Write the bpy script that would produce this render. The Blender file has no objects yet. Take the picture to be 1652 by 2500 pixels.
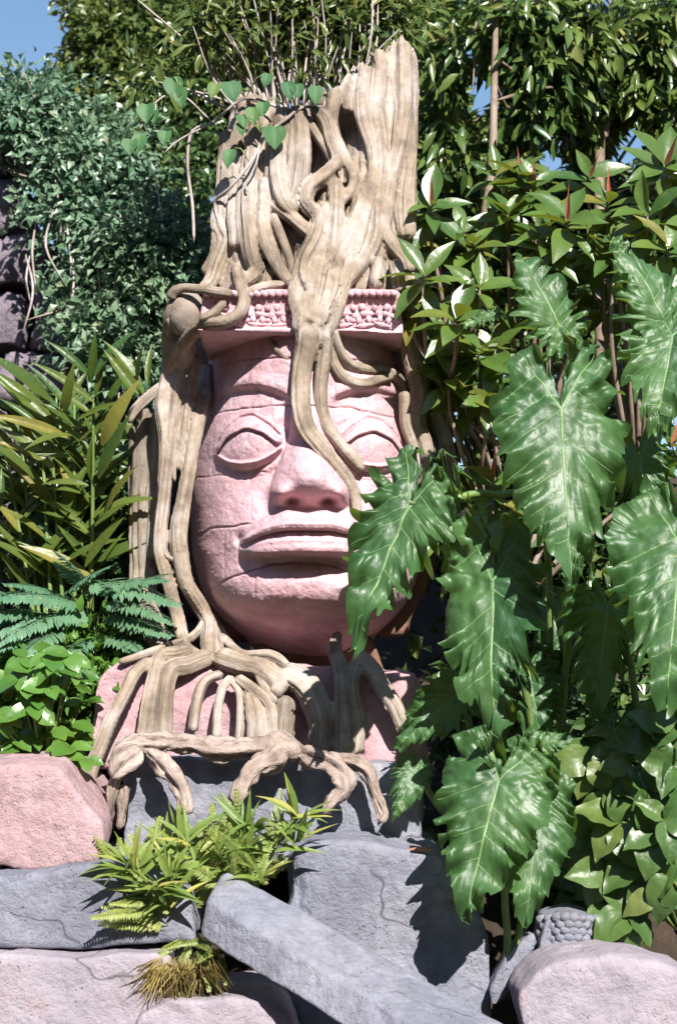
import bpy, bmesh, math, random
import numpy as np
from mathutils import Vector, Matrix, noise

scene = bpy.context.scene
COL = scene.collection
rng = np.random.default_rng(11)
random.seed(5)

# ------------------------------------------------------------------ camera
CAM = Vector((0.0, -8.0, 1.5)); PITCH = math.atan(0.125); F = 4400.0
cd = bpy.data.cameras.new('camera'); cam = bpy.data.objects.new('camera', cd); COL.objects.link(cam)
cam.location = CAM; cam.rotation_euler = (math.radians(90) + PITCH, 0, 0)
cd.sensor_fit = 'VERTICAL'; cd.sensor_height = 36.0; cd.lens = 36.0 * F / 2500.0
cd.clip_end = 2000.0
cd.dof.use_dof = True; cd.dof.focus_distance = 7.45; cd.dof.aperture_fstop = 2.4
scene.camera = cam
# ------------------------------------------------------------------ sky and sun
SUN_EL, SUN_AZ = 37.0, 164.0            # azimuth clockwise from +Y: behind the camera, to its right
w = bpy.data.worlds.new('World'); scene.world = w; w.use_nodes = True
nt = w.node_tree; bg = nt.nodes['Background']
sky = nt.nodes.new('ShaderNodeTexSky'); sky.sky_type = 'NISHITA'; sky.sun_disc = False
sky.sun_elevation = math.radians(SUN_EL); sky.sun_rotation = math.radians(SUN_AZ)
sky.air_density = 1.3; sky.dust_density = 0.3; sky.ozone_density = 4.0
nt.links.new(sky.outputs[0], bg.inputs[0]); bg.inputs[1].default_value = 0.06
ld = bpy.data.lights.new('sun', 'SUN'); ld.energy = 4.6; ld.angle = math.radians(0.5); ld.color = (1.0, 0.95, 0.88)
so = bpy.data.objects.new('sun', ld); COL.objects.link(so)
sd = Vector((math.sin(math.radians(SUN_AZ)) * math.cos(math.radians(SUN_EL)),
             math.cos(math.radians(SUN_AZ)) * math.cos(math.radians(SUN_EL)), math.sin(math.radians(SUN_EL))))
so.rotation_euler = sd.to_track_quat('Z', 'Y').to_euler(); so.location = (4, -9, 9)
vs = scene.view_settings; vs.view_transform = 'Standard'; vs.look = 'None'; vs.gamma = 1.0
vs.use_curve_mapping = False; vs.exposure = 1.28

# ------------------------------------------------------------------ helpers
FW = Vector((0, math.cos(PITCH), math.sin(PITCH))); UP = Vector((0, -math.sin(PITCH), math.cos(PITCH)))
def P(px, py, Y):
    d = FW + Vector((1, 0, 0)) * ((px - 826.0) / F) + UP * ((1250.0 - py) / F)
    return CAM + d * ((Y - CAM.y) / d.y)
def Pn(px, py, Y):                       # vectorised
    px = np.asarray(px, float); py = np.asarray(py, float); Y = np.asarray(Y, float)
    dx = (px - 826.0) / F; k = (1250.0 - py) / F
    dy = FW.y + UP.y * k; dz = FW.z + UP.z * k
    t = (Y - CAM.y) / dy
    return np.stack([CAM.x + dx * t, CAM.y + dy * t, CAM.z + dz * t], -1)
def M(px, Y=0.0):                        # pixels to metres at a depth
    return px / F * (Y + 8.0)

def build(name, V, faces, mat, parent=None, smooth=True, uv=None, kind=None):
    """faces: (n,3|4) int array or list of such arrays."""
    me = bpy.data.meshes.new(name)
    V = np.asarray(V, np.float32)
    if not isinstance(faces, list): faces = [faces]
    faces = [np.asarray(f, np.int32) for f in faces if len(f)]
    me.vertices.add(len(V)); me.vertices.foreach_set('co', V.ravel())
    loops = np.concatenate([f.ravel() for f in faces])
    tot = np.concatenate([np.full(len(f), f.shape[1], np.int32) for f in faces])
    st = np.concatenate([[0], np.cumsum(tot)[:-1]]).astype(np.int32)
    me.loops.add(len(loops)); me.loops.foreach_set('vertex_index', loops)
    me.polygons.add(len(tot)); me.polygons.foreach_set('loop_start', st); me.polygons.foreach_set('loop_total', tot)
    if uv is not None:
        l = me.uv_layers.new(name='UVMap')
        l.data.foreach_set('uv', np.asarray(uv, np.float32)[loops].ravel())
    me.update(calc_edges=True)
    me.polygons.foreach_set('use_smooth', np.full(len(tot), smooth, bool))
    me.materials.append(mat)
    return link(name, me, parent, kind)
def link(name, me, parent=None, kind=None, mw=None):
    o = bpy.data.objects.new(name, me); COL.objects.link(o)
    if mw is not None: o.matrix_world = mw
    if parent is not None:
        pw = PW.get(parent.name, parent.matrix_world)
        o.parent = parent
        o.matrix_basis = pw.inverted() @ (mw if mw is not None else Matrix.Identity(4))
        PW[o.name] = mw if mw is not None else Matrix.Identity(4)
    if kind: o['kind'] = kind
    return o
PW = {}
def thing(name, label, cat, loc=(0, 0, 0), group=None):
    o = bpy.data.objects.new(name, None); COL.objects.link(o); o.location = loc; o.empty_display_size = 0.1
    PW[o.name] = Matrix.Translation(Vector(loc))
    o['label'] = label; o['category'] = cat
    if group: o['group'] = group
    return o
def tag(o, label, cat, group=None):
    o['label'] = label; o['category'] = cat
    if group: o['group'] = group
    return o

def smooth(a, b, x):
    t = np.clip((x - a) / (b - a), 0, 1); return t * t * (3 - 2 * t)
def sinterp(x, xs, ys, blur=None):
    """smooth interpolation through control points"""
    xs = np.asarray(xs, float); ys = np.asarray(ys, float)
    g = np.linspace(xs[0], xs[-1], 600); v = np.interp(g, xs, ys)
    k = int(600 * (blur if blur else 0.05)); k = max(1, k)
    ker = np.hanning(2 * k + 3)[1:-1]; ker /= ker.sum()
    pad = len(ker) // 2
    v2 = np.convolve(np.concatenate([2 * v[0] - v[pad:0:-1], v, 2 * v[-1] - v[-2:-pad - 2:-1]]), ker, 'valid')
    return np.interp(x, g, v2)
# value noise, vectorised
_tab = np.random.default_rng(3).random(4096)
def vnoise(x, y, z=0.0):
    x = np.asarray(x, float); y = np.asarray(y, float); z = np.zeros_like(x) + z
    xi = np.floor(x).astype(int); yi = np.floor(y).astype(int); zi = np.floor(z).astype(int)
    fx = x - xi; fy = y - yi; fz = z - zi
    fx = fx * fx * (3 - 2 * fx); fy = fy * fy * (3 - 2 * fy); fz = fz * fz * (3 - 2 * fz)
    h = lambda a, b, c: _tab[(a * 73 + b * 1259 + c * 3571 + (a * b) % 97 * 31) & 4095]
    r = 0
    for dz in (0, 1):
        wz = fz if dz else 1 - fz
        for dy in (0, 1):
            wy = fy if dy else 1 - fy
            r = r + wz * wy * (h(xi, yi + dy, zi + dz) * (1 - fx) + h(xi + 1, yi + dy, zi + dz) * fx)
    return r * 2 - 1
def fbm(x, y, z=0.0, o=4):
    r = 0; a = 1.0; f = 1.0
    for i in range(o):
        r = r + a * vnoise(x * f + 17.3 * i, y * f - 9.1 * i, z * f + 3.7 * i); a *= 0.5; f *= 2.03
    return r

# ------------------------------------------------------------------ materials
def nodes(name):
    m = bpy.data.materials.new(name); m.use_nodes = True
    t = m.node_tree; b = t.nodes['Principled BSDF']
    return m, t, b
def N(t, ty, **kw):
    n = t.nodes.new(ty)
    for k, v in kw.items(): setattr(n, k, v)
    return n
def noise_n(t, vec, scale, detail=6.0, rough=0.6):
    n = N(t, 'ShaderNodeTexNoise'); n.inputs['Scale'].default_value = scale
    n.inputs['Detail'].default_value = detail; n.inputs['Roughness'].default_value = rough
    if vec is not None: t.links.new(vec, n.inputs['Vector'])
    return n.outputs['Fac']
def ramp(t, fac, stops):
    r = N(t, 'ShaderNodeValToRGB'); e = r.color_ramp.elements
    while len(e) < len(stops): e.new(0.5)
    for k, (p, c) in enumerate(stops):
        e[k].position = p; e[k].color = (*c, 1) if len(c) == 3 else c
    t.links.new(fac, r.inputs[0]); return r.outputs[0]
def mix(t, fac, a, b, mode='MIX'):
    n = N(t, 'ShaderNodeMix'); n.data_type = 'RGBA'; n.blend_type = mode
    for s, v in ((0, fac), (6, a), (7, b)):
        if hasattr(v, 'is_output'): t.links.new(v, n.inputs[s])
        else: n.inputs[s].default_value = v if s == 0 else (*v, 1)
    return n.outputs[2]
def bump(t, b, h, dist, strength=1.0, prev=None):
    n = N(t, 'ShaderNodeBump'); n.inputs['Strength'].default_value = strength; n.inputs['Distance'].default_value = dist
    t.links.new(h, n.inputs['Height'])
    if prev is not None: t.links.new(prev, n.inputs['Normal'])
    t.links.new(n.outputs[0], b.inputs['Normal']); return n.outputs[0]

def stone(name, base, alt, dark, scale=3.0, rough=0.9, bumpd=0.012, pits=0.5, stain=None, crack=0.8, rust=1.0):
    m, t, b = nodes(name)
    co = N(t, 'ShaderNodeTexCoord').outputs['Object']
    geo = N(t, 'ShaderNodeNewGeometry').outputs['Position']
    n1 = noise_n(t, geo, scale, 8, 0.62)
    c = ramp(t, n1, [(0.32, base), (0.66, alt)])
    n2 = noise_n(t, geo, scale * 7, 6, 0.7)
    c = mix(t, ramp(t, n2, [(0.42, (0, 0, 0)), (0.72, (0.55, 0.55, 0.55))]), c, dark)
    n4 = noise_n(t, geo, scale * 0.7, 5, 0.75)
    if stain is not None:
        c = mix(t, ramp(t, n4, [(0.52, (0, 0, 0)), (0.68, (0.75, 0.75, 0.75))]), c, stain)
    vo = N(t, 'ShaderNodeTexVoronoi'); vo.inputs['Scale'].default_value = scale * 22
    t.links.new(geo, vo.inputs['Vector'])
    pm = noise_n(t, geo, scale * 5, 3, 0.5)
    pit = ramp(t, vo.outputs['Distance'], [(0.0, (0.35,) * 3), (0.22, (1, 1, 1))])
    pitm = mix(t, ramp(t, pm, [(0.50, (0, 0, 0)), (0.62, (pits,) * 3)]), (1, 1, 1), pit)
    c = mix(t, 0.5, c, mix(t, 1.0, c, pitm, 'MULTIPLY'))
    mpz = N(t, 'ShaderNodeMapping'); mpz.inputs['Scale'].default_value = (5, 5, 1.1); t.links.new(geo, mpz.inputs[0])
    n5 = noise_n(t, mpz.outputs[0], 1.0, 6, 0.7)
    c = mix(t, ramp(t, n5, [(0.48, (0, 0, 0)), (0.66, (0.7,) * 3)]), c, tuple(0.35 * p_ + 0.65 * q_ for p_, q_ in zip(base, dark)))
    ws = N(t, 'ShaderNodeVectorMath', operation='MULTIPLY_ADD'); nv_ = N(t, 'ShaderNodeTexNoise'); nv_.inputs['Scale'].default_value = 4.0
    t.links.new(geo, nv_.inputs['Vector']); t.links.new(nv_.outputs['Color'], ws.inputs[0]); ws.inputs[1].default_value = (.35,) * 3; t.links.new(geo, ws.inputs[2])
    ve = N(t, 'ShaderNodeTexVoronoi', feature='DISTANCE_TO_EDGE'); ve.inputs['Scale'].default_value = 1.5; t.links.new(ws.outputs[0], ve.inputs['Vector'])
    crk = ramp(t, ve.outputs['Distance'], [(0.0, (1, 1, 1)), (0.012, (0, 0, 0))])
    crk = mix(t, 1.0, crk, ramp(t, noise_n(t, geo, 1.9, 3, .5), [(0.52, (0, 0, 0)), (0.58, (crack,) * 3)]), 'MULTIPLY')
    c = mix(t, crk, c, tuple(.35 * q_ for q_ in dark))
    c = mix(t, ramp(t, noise_n(t, geo, 2.7, 7, .7), [(0.60, (0, 0, 0)), (0.72, (0.5 * rust,) * 3)]), c, (base[0] * .95, base[1] * .62, base[2] * .45))
    t.links.new(c, b.inputs['Base Color']); b.inputs['Roughness'].default_value = rough
    b.inputs['Specular IOR Level'].default_value = 0.25
    n3 = noise_n(t, geo, scale * 12, 8, 0.7)
    h = mix(t, 1.0, mix(t, 0.5, n3, n2), pitm, 'MULTIPLY')
    bump(t, b, h, bumpd)
    return m
def bark(name, base, alt, dark, sx=26.0, sy=2.6, bumpd=0.012, mott=0.6):
    m, t, b = nodes(name)
    uv = N(t, 'ShaderNodeUVMap').outputs[0]
    mp = N(t, 'ShaderNodeMapping'); mp.inputs['Scale'].default_value = (sx, sy, 1)
    t.links.new(uv, mp.inputs[0])
    oi = N(t, 'ShaderNodeObjectInfo')
    cb = N(t, 'ShaderNodeCombineXYZ'); t.links.new(oi.outputs['Random'], cb.inputs[2])
    ad = N(t, 'ShaderNodeVectorMath', operation='ADD'); sc_ = N(t, 'ShaderNodeVectorMath', operation='SCALE')
    sc_.inputs['Scale'].default_value = 40; t.links.new(cb.outputs[0], sc_.inputs[0])
    t.links.new(mp.outputs[0], ad.inputs[0]); t.links.new(sc_.outputs[0], ad.inputs[1])
    n1 = noise_n(t, ad.outputs[0], 1.0, 7, 0.62)
    geo = N(t, 'ShaderNodeNewGeometry').outputs['Position']
    n2 = noise_n(t, geo, 3.5, 7, 0.65)
    c = ramp(t, n2, [(0.33, tuple(0.5 * q_ for q_ in base)), (0.46, base), (0.60, alt)])
    c = mix(t, ramp(t, n1, [(0.28, (0.7,) * 3), (0.50, (0, 0, 0))]), c, dark)
    n3 = noise_n(t, geo, 16, 6, 0.7)
    c = mix(t, ramp(t, n3, [(0.5, (0, 0, 0)), (0.75, (mott,) * 3)]), c, dark)
    t.links.new(c, b.inputs['Base Color']); b.inputs['Roughness'].default_value = 0.85
    b.inputs['Specular IOR Level'].default_value = 0.25
    n4 = noise_n(t, geo, 60, 6, 0.7)
    p = bump(t, b, n1, bumpd); bump(t, b, n4, 0.003, 0.7, p)
    return m
def leafmat(name, ca, cb_, cc=None, rough=0.38, tr=0.25, trc=None, spec=0.5, frac=0.12, bmp=True):
    m, t, b = nodes(name)
    g = N(t, 'ShaderNodeNewGeometry'); oi = N(t, 'ShaderNodeObjectInfo')
    a = N(t, 'ShaderNodeMath', operation='ADD'); t.links.new(g.outputs['Random Per Island'], a.inputs[0]); t.links.new(oi.outputs['Random'], a.inputs[1])
    fr = N(t, 'ShaderNodeMath', operation='FRACT'); t.links.new(a.outputs[0], fr.inputs[0])
    st = [(0.0, ca), (0.85 - frac, cb_)]
    if cc is not None: st += [(1 - frac, cb_), (1.0, cc)]
    c = ramp(t, fr.outputs[0], st)
    n0 = noise_n(t, g.outputs['Position'], 1.7, 3, 0.6)
    c = mix(t, ramp(t, n0, [(0.42, (0, 0, 0)), (0.66, (0.35,) * 3)]), c, (min(1, cb_[0] * 1.4), cb_[1] * 1.08, cb_[2] * .85))
    n = noise_n(t, g.outputs['Position'], 9, 4, 0.6)
    c = mix(t, ramp(t, n, [(0.35, (0.0,) * 3), (0.75, (0.45,) * 3)]), c, tuple(x * 0.55 for x in ca))
    sp_ = noise_n(t, g.outputs['Position'], 26, 5, 0.75)
    c = mix(t, ramp(t, sp_, [(0.63, (0,) * 3), (0.70, (0.6,) * 3)]), c, (min(1, cb_[1] * 1.5 + .03), cb_[1] * 1.25 + .02, cb_[2] * .8))
    t.links.new(c, b.inputs['Base Color'])
    rr_ = N(t, 'ShaderNodeMapRange'); rr_.inputs[3].default_value = max(.15, rough - .05); rr_.inputs[4].default_value = rough + .13
    t.links.new(noise_n(t, g.outputs['Position'], 5, 4, 0.65), rr_.inputs[0]); t.links.new(rr_.outputs[0], b.inputs['Roughness'])
    b.inputs['Specular IOR Level'].default_value = spec
    if bmp: bump(t, b, noise_n(t, g.outputs['Position'], 45, 3, 0.5), 0.004, 0.6)
    ts = N(t, 'ShaderNodeBsdfTranslucent')
    if trc is None: trc = tuple(min(1, x * 1.6) for x in cb_)
    ts.inputs[0].default_value = (*trc, 1)
    mx = N(t, 'ShaderNodeMixShader'); mx.inputs[0].default_value = tr
    t.links.new(b.outputs[0], mx.inputs[1]); t.links.new(ts.outputs[0], mx.inputs[2])
    t.links.new(mx.outputs[0], t.nodes['Material Output'].inputs[0])
    return m

PINK = stone('pink_stone', (0.58, 0.33, 0.355), (0.61, 0.43, 0.475), (0.36, 0.20, 0.22), 3.2, 0.92, 0.018, 0.9, (0.40, 0.33, 0.385), 0.35, 0.6)
PINKR = stone('pink_rough_stone', (0.48, 0.27, 0.29), (0.50, 0.34, 0.37), (0.26, 0.15, 0.16), 2.6, 0.95, 0.022, 0.9, (0.34, 0.27, 0.30))
PINKP = stone('pale_pink_stone', (0.39, 0.255, 0.265), (0.42, 0.305, 0.33), (0.22, 0.125, 0.12), 2.6, 0.95, 0.03, 0.9, (0.31, 0.215, 0.225))
BROWN = stone('brown_stone', (0.16, 0.085, 0.06), (0.19, 0.11, 0.08), (0.07, 0.045, 0.035), 3.0, 0.95, 0.012, 0.6)
GREY = stone('grey_stone', (0.20, 0.215, 0.275), (0.31, 0.305, 0.35), (0.115, 0.115, 0.135), 2.4, 0.95, 0.035, 0.9, (0.145, 0.15, 0.195))
TAN = stone('tan_stone', (0.25, 0.20, 0.16), (0.29, 0.25, 0.22), (0.16, 0.12, 0.10), 3, 0.95, 0.010, 0.5)
PALE = stone('pale_stone', (0.31, 0.275, 0.32), (0.37, 0.325, 0.36), (0.20, 0.17, 0.19), 2.2, 0.95, 0.028, 0.8, (0.25, 0.22, 0.265))
WALLM = stone('wall_stone', (0.20, 0.165, 0.20), (0.28, 0.235, 0.28), (0.08, 0.065, 0.08), 4.0, 0.95, 0.03, 1.0)
BARK = bark('root_bark', (0.285, 0.225, 0.17), (0.41, 0.355, 0.32), (0.095, 0.07, 0.055), 30, 1.5, 0.02, 0.6)
BARKG = bark('grey_root_bark', (0.21, 0.175, 0.135), (0.27, 0.235, 0.205), (0.10, 0.075, 0.06), 26, 2.2, 0.016, 0.6)
GNARL = bark('gnarled_bark', (0.32, 0.25, 0.215), (0.39, 0.32, 0.285), (0.13, 0.09, 0.075), 30, 6.0, 0.035, 0.8)
STEM = bark('stem_bark', (0.22, 0.16, 0.12), (0.30, 0.24, 0.20), (0.10, 0.07, 0.05), 30, 6, 0.004)
TWIG = bark('twig_bark', (0.36, 0.30, 0.28), (0.46, 0.41, 0.40), (0.17, 0.13, 0.11), 30, 6, 0.003)
GSTEM = leafmat('green_stem', (0.10, 0.17, 0.04), (0.16, 0.24, 0.07), None, 0.45, 0.05)
SOIL = stone('soil', (0.05, 0.035, 0.025), (0.08, 0.055, 0.04), (0.025, 0.02, 0.015), 6, 1.0, 0.03, 0.6)

L_PHILO = leafmat('philodendron_leaf', (0.022, 0.080, 0.026), (0.054, 0.132, 0.040), None, 0.43, 0.26, (0.24, 0.38, 0.04), 0.6)
L_VEIN = leafmat('leaf_vein', (0.11, 0.21, 0.08), (0.15, 0.25, 0.10), None, 0.45, 0.15)
L_RUB = leafmat('rubber_leaf', (0.032, 0.090, 0.022), (0.085, 0.150, 0.028), (0.18, 0.15, 0.03), 0.31, 0.20, (0.30, 0.36, 0.03), 0.65)
L_BRACT = leafmat('pink_bract', (0.50, 0.12, 0.10), (0.55, 0.18, 0.13), None, 0.5, 0.2)
L_GING = leafmat('ginger_leaf', (0.030, 0.085, 0.020), (0.090, 0.130, 0.022), (0.26, 0.21, 0.05), 0.36, 0.24, (0.36, 0.36, 0.03))
L_BROAD = leafmat('broad_leaf', (0.040, 0.125, 0.022), (0.085, 0.190, 0.035), None, 0.30, 0.20, (0.30, 0.45, 0.04))
L_FERN = leafmat('fern_leaf', (0.060, 0.165, 0.090), (0.110, 0.220, 0.130), None, 0.42, 0.2)
L_YFERN = leafmat('yellow_fern_leaf', (0.150, 0.230, 0.045), (0.240, 0.300, 0.075), (0.45, 0.40, 0.18), 0.5, 0.3)
L_TUFT = leafmat('tuft_leaf', (0.110, 0.190, 0.040), (0.190, 0.260, 0.060), (0.42, 0.38, 0.10), 0.42, 0.28)
L_CREEP = leafmat('creeper_leaf', (0.032, 0.085, 0.022), (0.075, 0.140, 0.036), (0.15, 0.18, 0.05), 0.34, 0.20)
L_VINE = leafmat('vine_leaf', (0.035, 0.115, 0.045), (0.065, 0.160, 0.060), (0.16, 0.20, 0.05), 0.55, 0.22, None, 0.3)
L_T1 = leafmat('olive_tree_leaf', (0.035, 0.080, 0.020), (0.105, 0.145, 0.034), (0.20, 0.17, 0.045), 0.33, 0.22, bmp=False)
L_T2 = leafmat('grey_green_leaf', (0.060, 0.135, 0.075), (0.150, 0.245, 0.155), (0.24, 0.28, 0.18), 0.36, 0.2, bmp=False)
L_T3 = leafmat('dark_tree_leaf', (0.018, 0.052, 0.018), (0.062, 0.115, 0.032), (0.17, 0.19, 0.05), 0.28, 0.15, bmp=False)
L_T4 = leafmat('glossy_tree_leaf', (0.030, 0.080, 0.022), (0.100, 0.155, 0.034), (0.26, 0.25, 0.07), 0.27, 0.2, bmp=False)
L_DRY = leafmat('dry_leaf', (0.30, 0.13, 0.08), (0.40, 0.20, 0.12), None, 0.7, 0.2)
L_GRASS = leafmat('dry_grass', (0.30, 0.27, 0.08), (0.42, 0.34, 0.15), (0.42, 0.30, 0.16), 0.6, 0.25, bmp=False)

# ------------------------------------------------------------------ tubes
def catmull(pts, step=0.02):
    pts = np.asarray(pts, float); n = len(pts)
    if n < 2: return pts
    ext = np.vstack([2 * pts[0] - pts[1], pts, 2 * pts[-1] - pts[-2]])
    out = []
    for i in range(1, n):
        p0, p1, p2, p3 = ext[i - 1], ext[i], ext[i + 1], ext[i + 2]
        L = np.linalg.norm(p2[:3] - p1[:3]); k = max(2, int(L / step))
        t = np.linspace(0, 1, k, endpoint=False)[:, None]
        out.append(0.5 * (2 * p1 + (p2 - p0) * t + (2 * p0 - 5 * p1 + 4 * p2 - p3) * t * t + (3 * p1 - p0 - 3 * p2 + p3) * t ** 3))
    out.append(ext[n:n + 1]); return np.vstack(out)
def tube_mesh(pts4, nseg=14, flute=0.12, lump=0.08, seed=0, step=0.02, flat=1.0, blunt=False, knob=0.0):
    """pts4: rows x,y,z,r -> V, F, UV"""
    c = catmull(pts4, step); n = len(c)
    p = c[:, :3]; r = np.maximum(c[:, 3], 0.001)
    tan = np.gradient(p, axis=0); tan /= np.linalg.norm(tan, axis=1)[:, None] + 1e-9
    ln = np.concatenate([[0], np.cumsum(np.linalg.norm(np.diff(p, axis=0), axis=1))])
    up = np.array([0, -1.0, 0]); fr = []
    u = up - tan[0] * np.dot(up, tan[0])
    if np.linalg.norm(u) < 1e-3: u = np.array([1.0, 0, 0])
    u /= np.linalg.norm(u)
    for i in range(n):
        u = u - tan[i] * np.dot(u, tan[i]); u /= np.linalg.norm(u) + 1e-9; fr.append(u.copy())
    U = np.array(fr); W = np.cross(tan, U)
    th = np.linspace(0, 2 * np.pi, nseg, endpoint=False)
    ph = seed * 1.7 + ln * 2.5
    T, PH = np.meshgrid(th, ph); LN = np.repeat(ln[:, None], nseg, 1)
    k = 1 + flute * np.cos(3 * T + PH) * 0.6 + flute * np.cos(5 * T - 1.3 * PH + seed) * 0.5
    k += lump * vnoise(np.cos(T) * 1.6 + seed * 3.1, np.sin(T) * 1.6 + LN * 7, LN * 9)
    if knob: k += knob * fbm(np.cos(T) * 2.2 + seed, np.sin(T) * 2.2 + LN * 14, LN * 16, 3)
    R = r[:, None] * k
    if not blunt:
        e = np.minimum(np.arange(n), np.arange(n)[::-1]); e = np.minimum(e * step / (r + 1e-6), 1)
        R *= np.sqrt(np.clip(1 - (1 - e) ** 2, 0.05, 1))[:, None]
    V = p[:, None, :] + U[:, None, :] * (R * np.cos(T) * flat)[..., None] + W[:, None, :] * (R * np.sin(T))[..., None]
    V = V.reshape(-1, 3)
    i = np.arange(n - 1)[:, None] * nseg; j = np.arange(nseg)[None, :]; j2 = (j + 1) % nseg
    Fq = np.stack([i + j, i + j2, i + nseg + j2, i + nseg + j], -1).reshape(-1, 4)
    UV = np.stack([np.abs(T / (2 * np.pi) * 2 - 1) * np.pi * r[:, None], LN + seed * 0.37], -1).reshape(-1, 2)
    # caps
    nv = len(V); V = np.vstack([V, p[0] - tan[0] * r[0] * 0.02, p[-1] + tan[-1] * r[-1] * 0.02]); UV = np.vstack([UV, [0, 0], [0, ln[-1]]])
    jj = np.arange(nseg); a = (jj + 1) % nseg; b0 = (n - 1) * nseg
    Ft = np.concatenate([np.stack([a, jj, np.full(nseg, nv)], -1), np.stack([b0 + jj, b0 + a, np.full(nseg, nv + 1)], -1)])
    return V, [Fq, Ft], UV
def tube(name, pts4, mat, parent=None, **kw):
    V, Fc, UV = tube_mesh(pts4, **kw)
    return build(name, V, Fc, mat, parent, True, UV)

# ------------------------------------------------------------------ rocks
def rock(name, polys, mat, parent=None, voxel=0.022, rnd=3, amp=0.02, freq=2.5, seed=0.0, chip=0.0):
    """polys: list of (front polygon px outline, Yfront, Yback, back_scale, back_dy px) unioned by voxel remesh"""
    bm = polys if isinstance(polys, bmesh.types.BMesh) else bmesh.new()
    for (outl, yf, yb, bs, bdy) in ([] if bm is polys else polys):
        n = len(outl); cx = sum(q[0] for q in outl) / n; cy = sum(q[1] for q in outl) / n
        fv = []; bv = []
        for q in outl:
            yy = yf + (q[2] if len(q) > 2 else 0)
            f = P(q[0], q[1], yy); fv.append(bm.verts.new(f))
            g = P(cx + (q[0] - cx) * bs, cy + (q[1] - cy) * bs, yf)
            bv.append(bm.verts.new((g.x, yb, g.z + bdy)))
        bm.faces.new(fv[::-1]); bm.faces.new(bv)
        for i in range(n):
            k = (i + 1) % n; bm.faces.new((fv[i], fv[k], bv[k], bv[i]))
    bmesh.ops.recalc_face_normals(bm, faces=bm.faces)
    me = bpy.data.meshes.new(name); bm.to_mesh(me); bm.free()
    o = bpy.data.objects.new(name, me); COL.objects.link(o)
    md = o.modifiers.new('r', 'REMESH'); md.mode = 'VOXEL'; md.voxel_size = voxel
    if rnd:
        ms = o.modifiers.new('s', 'SMOOTH'); ms.factor = 0.5; ms.iterations = rnd
    dg = bpy.context.evaluated_depsgraph_get()
    m2 = bpy.data.meshes.new_from_object(o.evaluated_get(dg))
    bpy.data.objects.remove(o); bpy.data.meshes.remove(me)
    nv = len(m2.vertices); V = np.empty(nv * 3, np.float32); m2.vertices.foreach_get('co', V); V = V.reshape(-1, 3).astype(float)
    Nn = np.empty(nv * 3, np.float32); m2.vertices.foreach_get('normal', Nn); Nn = Nn.reshape(-1, 3)
    q = V * freq + seed
    d = amp * fbm(q[:, 0], q[:, 1], q[:, 2], 4)
    q = V * freq * 5 + seed
    d += amp * 0.22 * fbm(q[:, 0], q[:, 1], q[:, 2], 3)
    if chip:
        q = V * freq * 2.2 + seed + 5
        c = fbm(q[:, 0], q[:, 1], q[:, 2], 3); d -= chip * np.clip(c - 0.45, 0, 1)
    q = V * freq * 1.6 + seed + 11; tr_ = fbm(q[:, 0], q[:, 1], q[:, 2], 3) * 2.2; fl_ = np.floor(tr_); d += amp * .3 * (fl_ + smooth(.35, .65, tr_ - fl_))
    V = V + Nn * d[:, None]
    m2.vertices.foreach_set('co', V.astype(np.float32).ravel())
    m2.polygons.foreach_set('use_smooth', np.ones(len(m2.polygons), bool))
    m2.materials.clear(); m2.materials.append(mat); m2.name = name; m2.update()
    return link(name, m2, parent)

# ------------------------------------------------------------------ leaves
def leaf_mesh(name, mat, W=0.35, n=7, prof=(0, .45, .8, 1, .95, .75, .4, 0), fold=0.25, bend=0.25, ruf=0.0, cols=4, seed=0):
    """unit-length leaf along +y, normal +z"""
    s = np.linspace(0, 1, n + 1); wv = np.clip(sinterp(s, np.linspace(0, 1, len(prof)), prof, .09), 0, 2) * W * 0.5
    wv = np.maximum(wv, 0.004)
    t = np.linspace(-1, 1, cols + 1)
    S, T = np.meshgrid(s, t, indexing='ij'); Wd = wv[:, None] * T
    Z = fold * np.abs(Wd) - bend * S ** 2 + ruf * np.sin(S * 17 + seed + T * 2) * np.abs(T) * W * 0.3
    Y = S - 0.25 * bend * bend * S ** 3
    V = np.stack([Wd, Y, Z], -1).reshape(-1, 3)
    i = np.arange(n)[:, None] * (cols + 1); j = np.arange(cols)[None, :]
    Fq = np.stack([i + j, i + j + 1, i + cols + 2 + j, i + cols + 1 + j], -1).reshape(-1, 4)
    me = bpy.data.meshes.new(name)
    me.from_pydata(V.tolist(), [], Fq.tolist()); me.polygons.foreach_set('use_smooth', np.ones(len(Fq), bool))
    me.materials.append(mat); me.update(); return me
def orient(base, direc, nrm, L, Wk=1.0):
    y = Vector(direc).normalized(); z = Vector(nrm); z = z - y * z.dot(y)
    if z.length < 1e-4: z = Vector((0.1, -1, 0.3)); z = z - y * z.dot(y)
    z.normalize(); x = y.cross(z)
    m = Matrix.Identity(4)
    for r in range(3):
        m[r][0] = x[r] * L * Wk; m[r][1] = y[r] * L; m[r][2] = z[r] * L; m[r][3] = base[r]
    return m
def place(name, me, parent, base, direc, nrm, L, Wk=1.0):
    return link(name, me, parent, None, orient(Vector(base), direc, nrm, L, Wk))
def rv(s=1.0):
    return Vector((random.gauss(0, s), random.gauss(0, s), random.gauss(0, s)))

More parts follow.
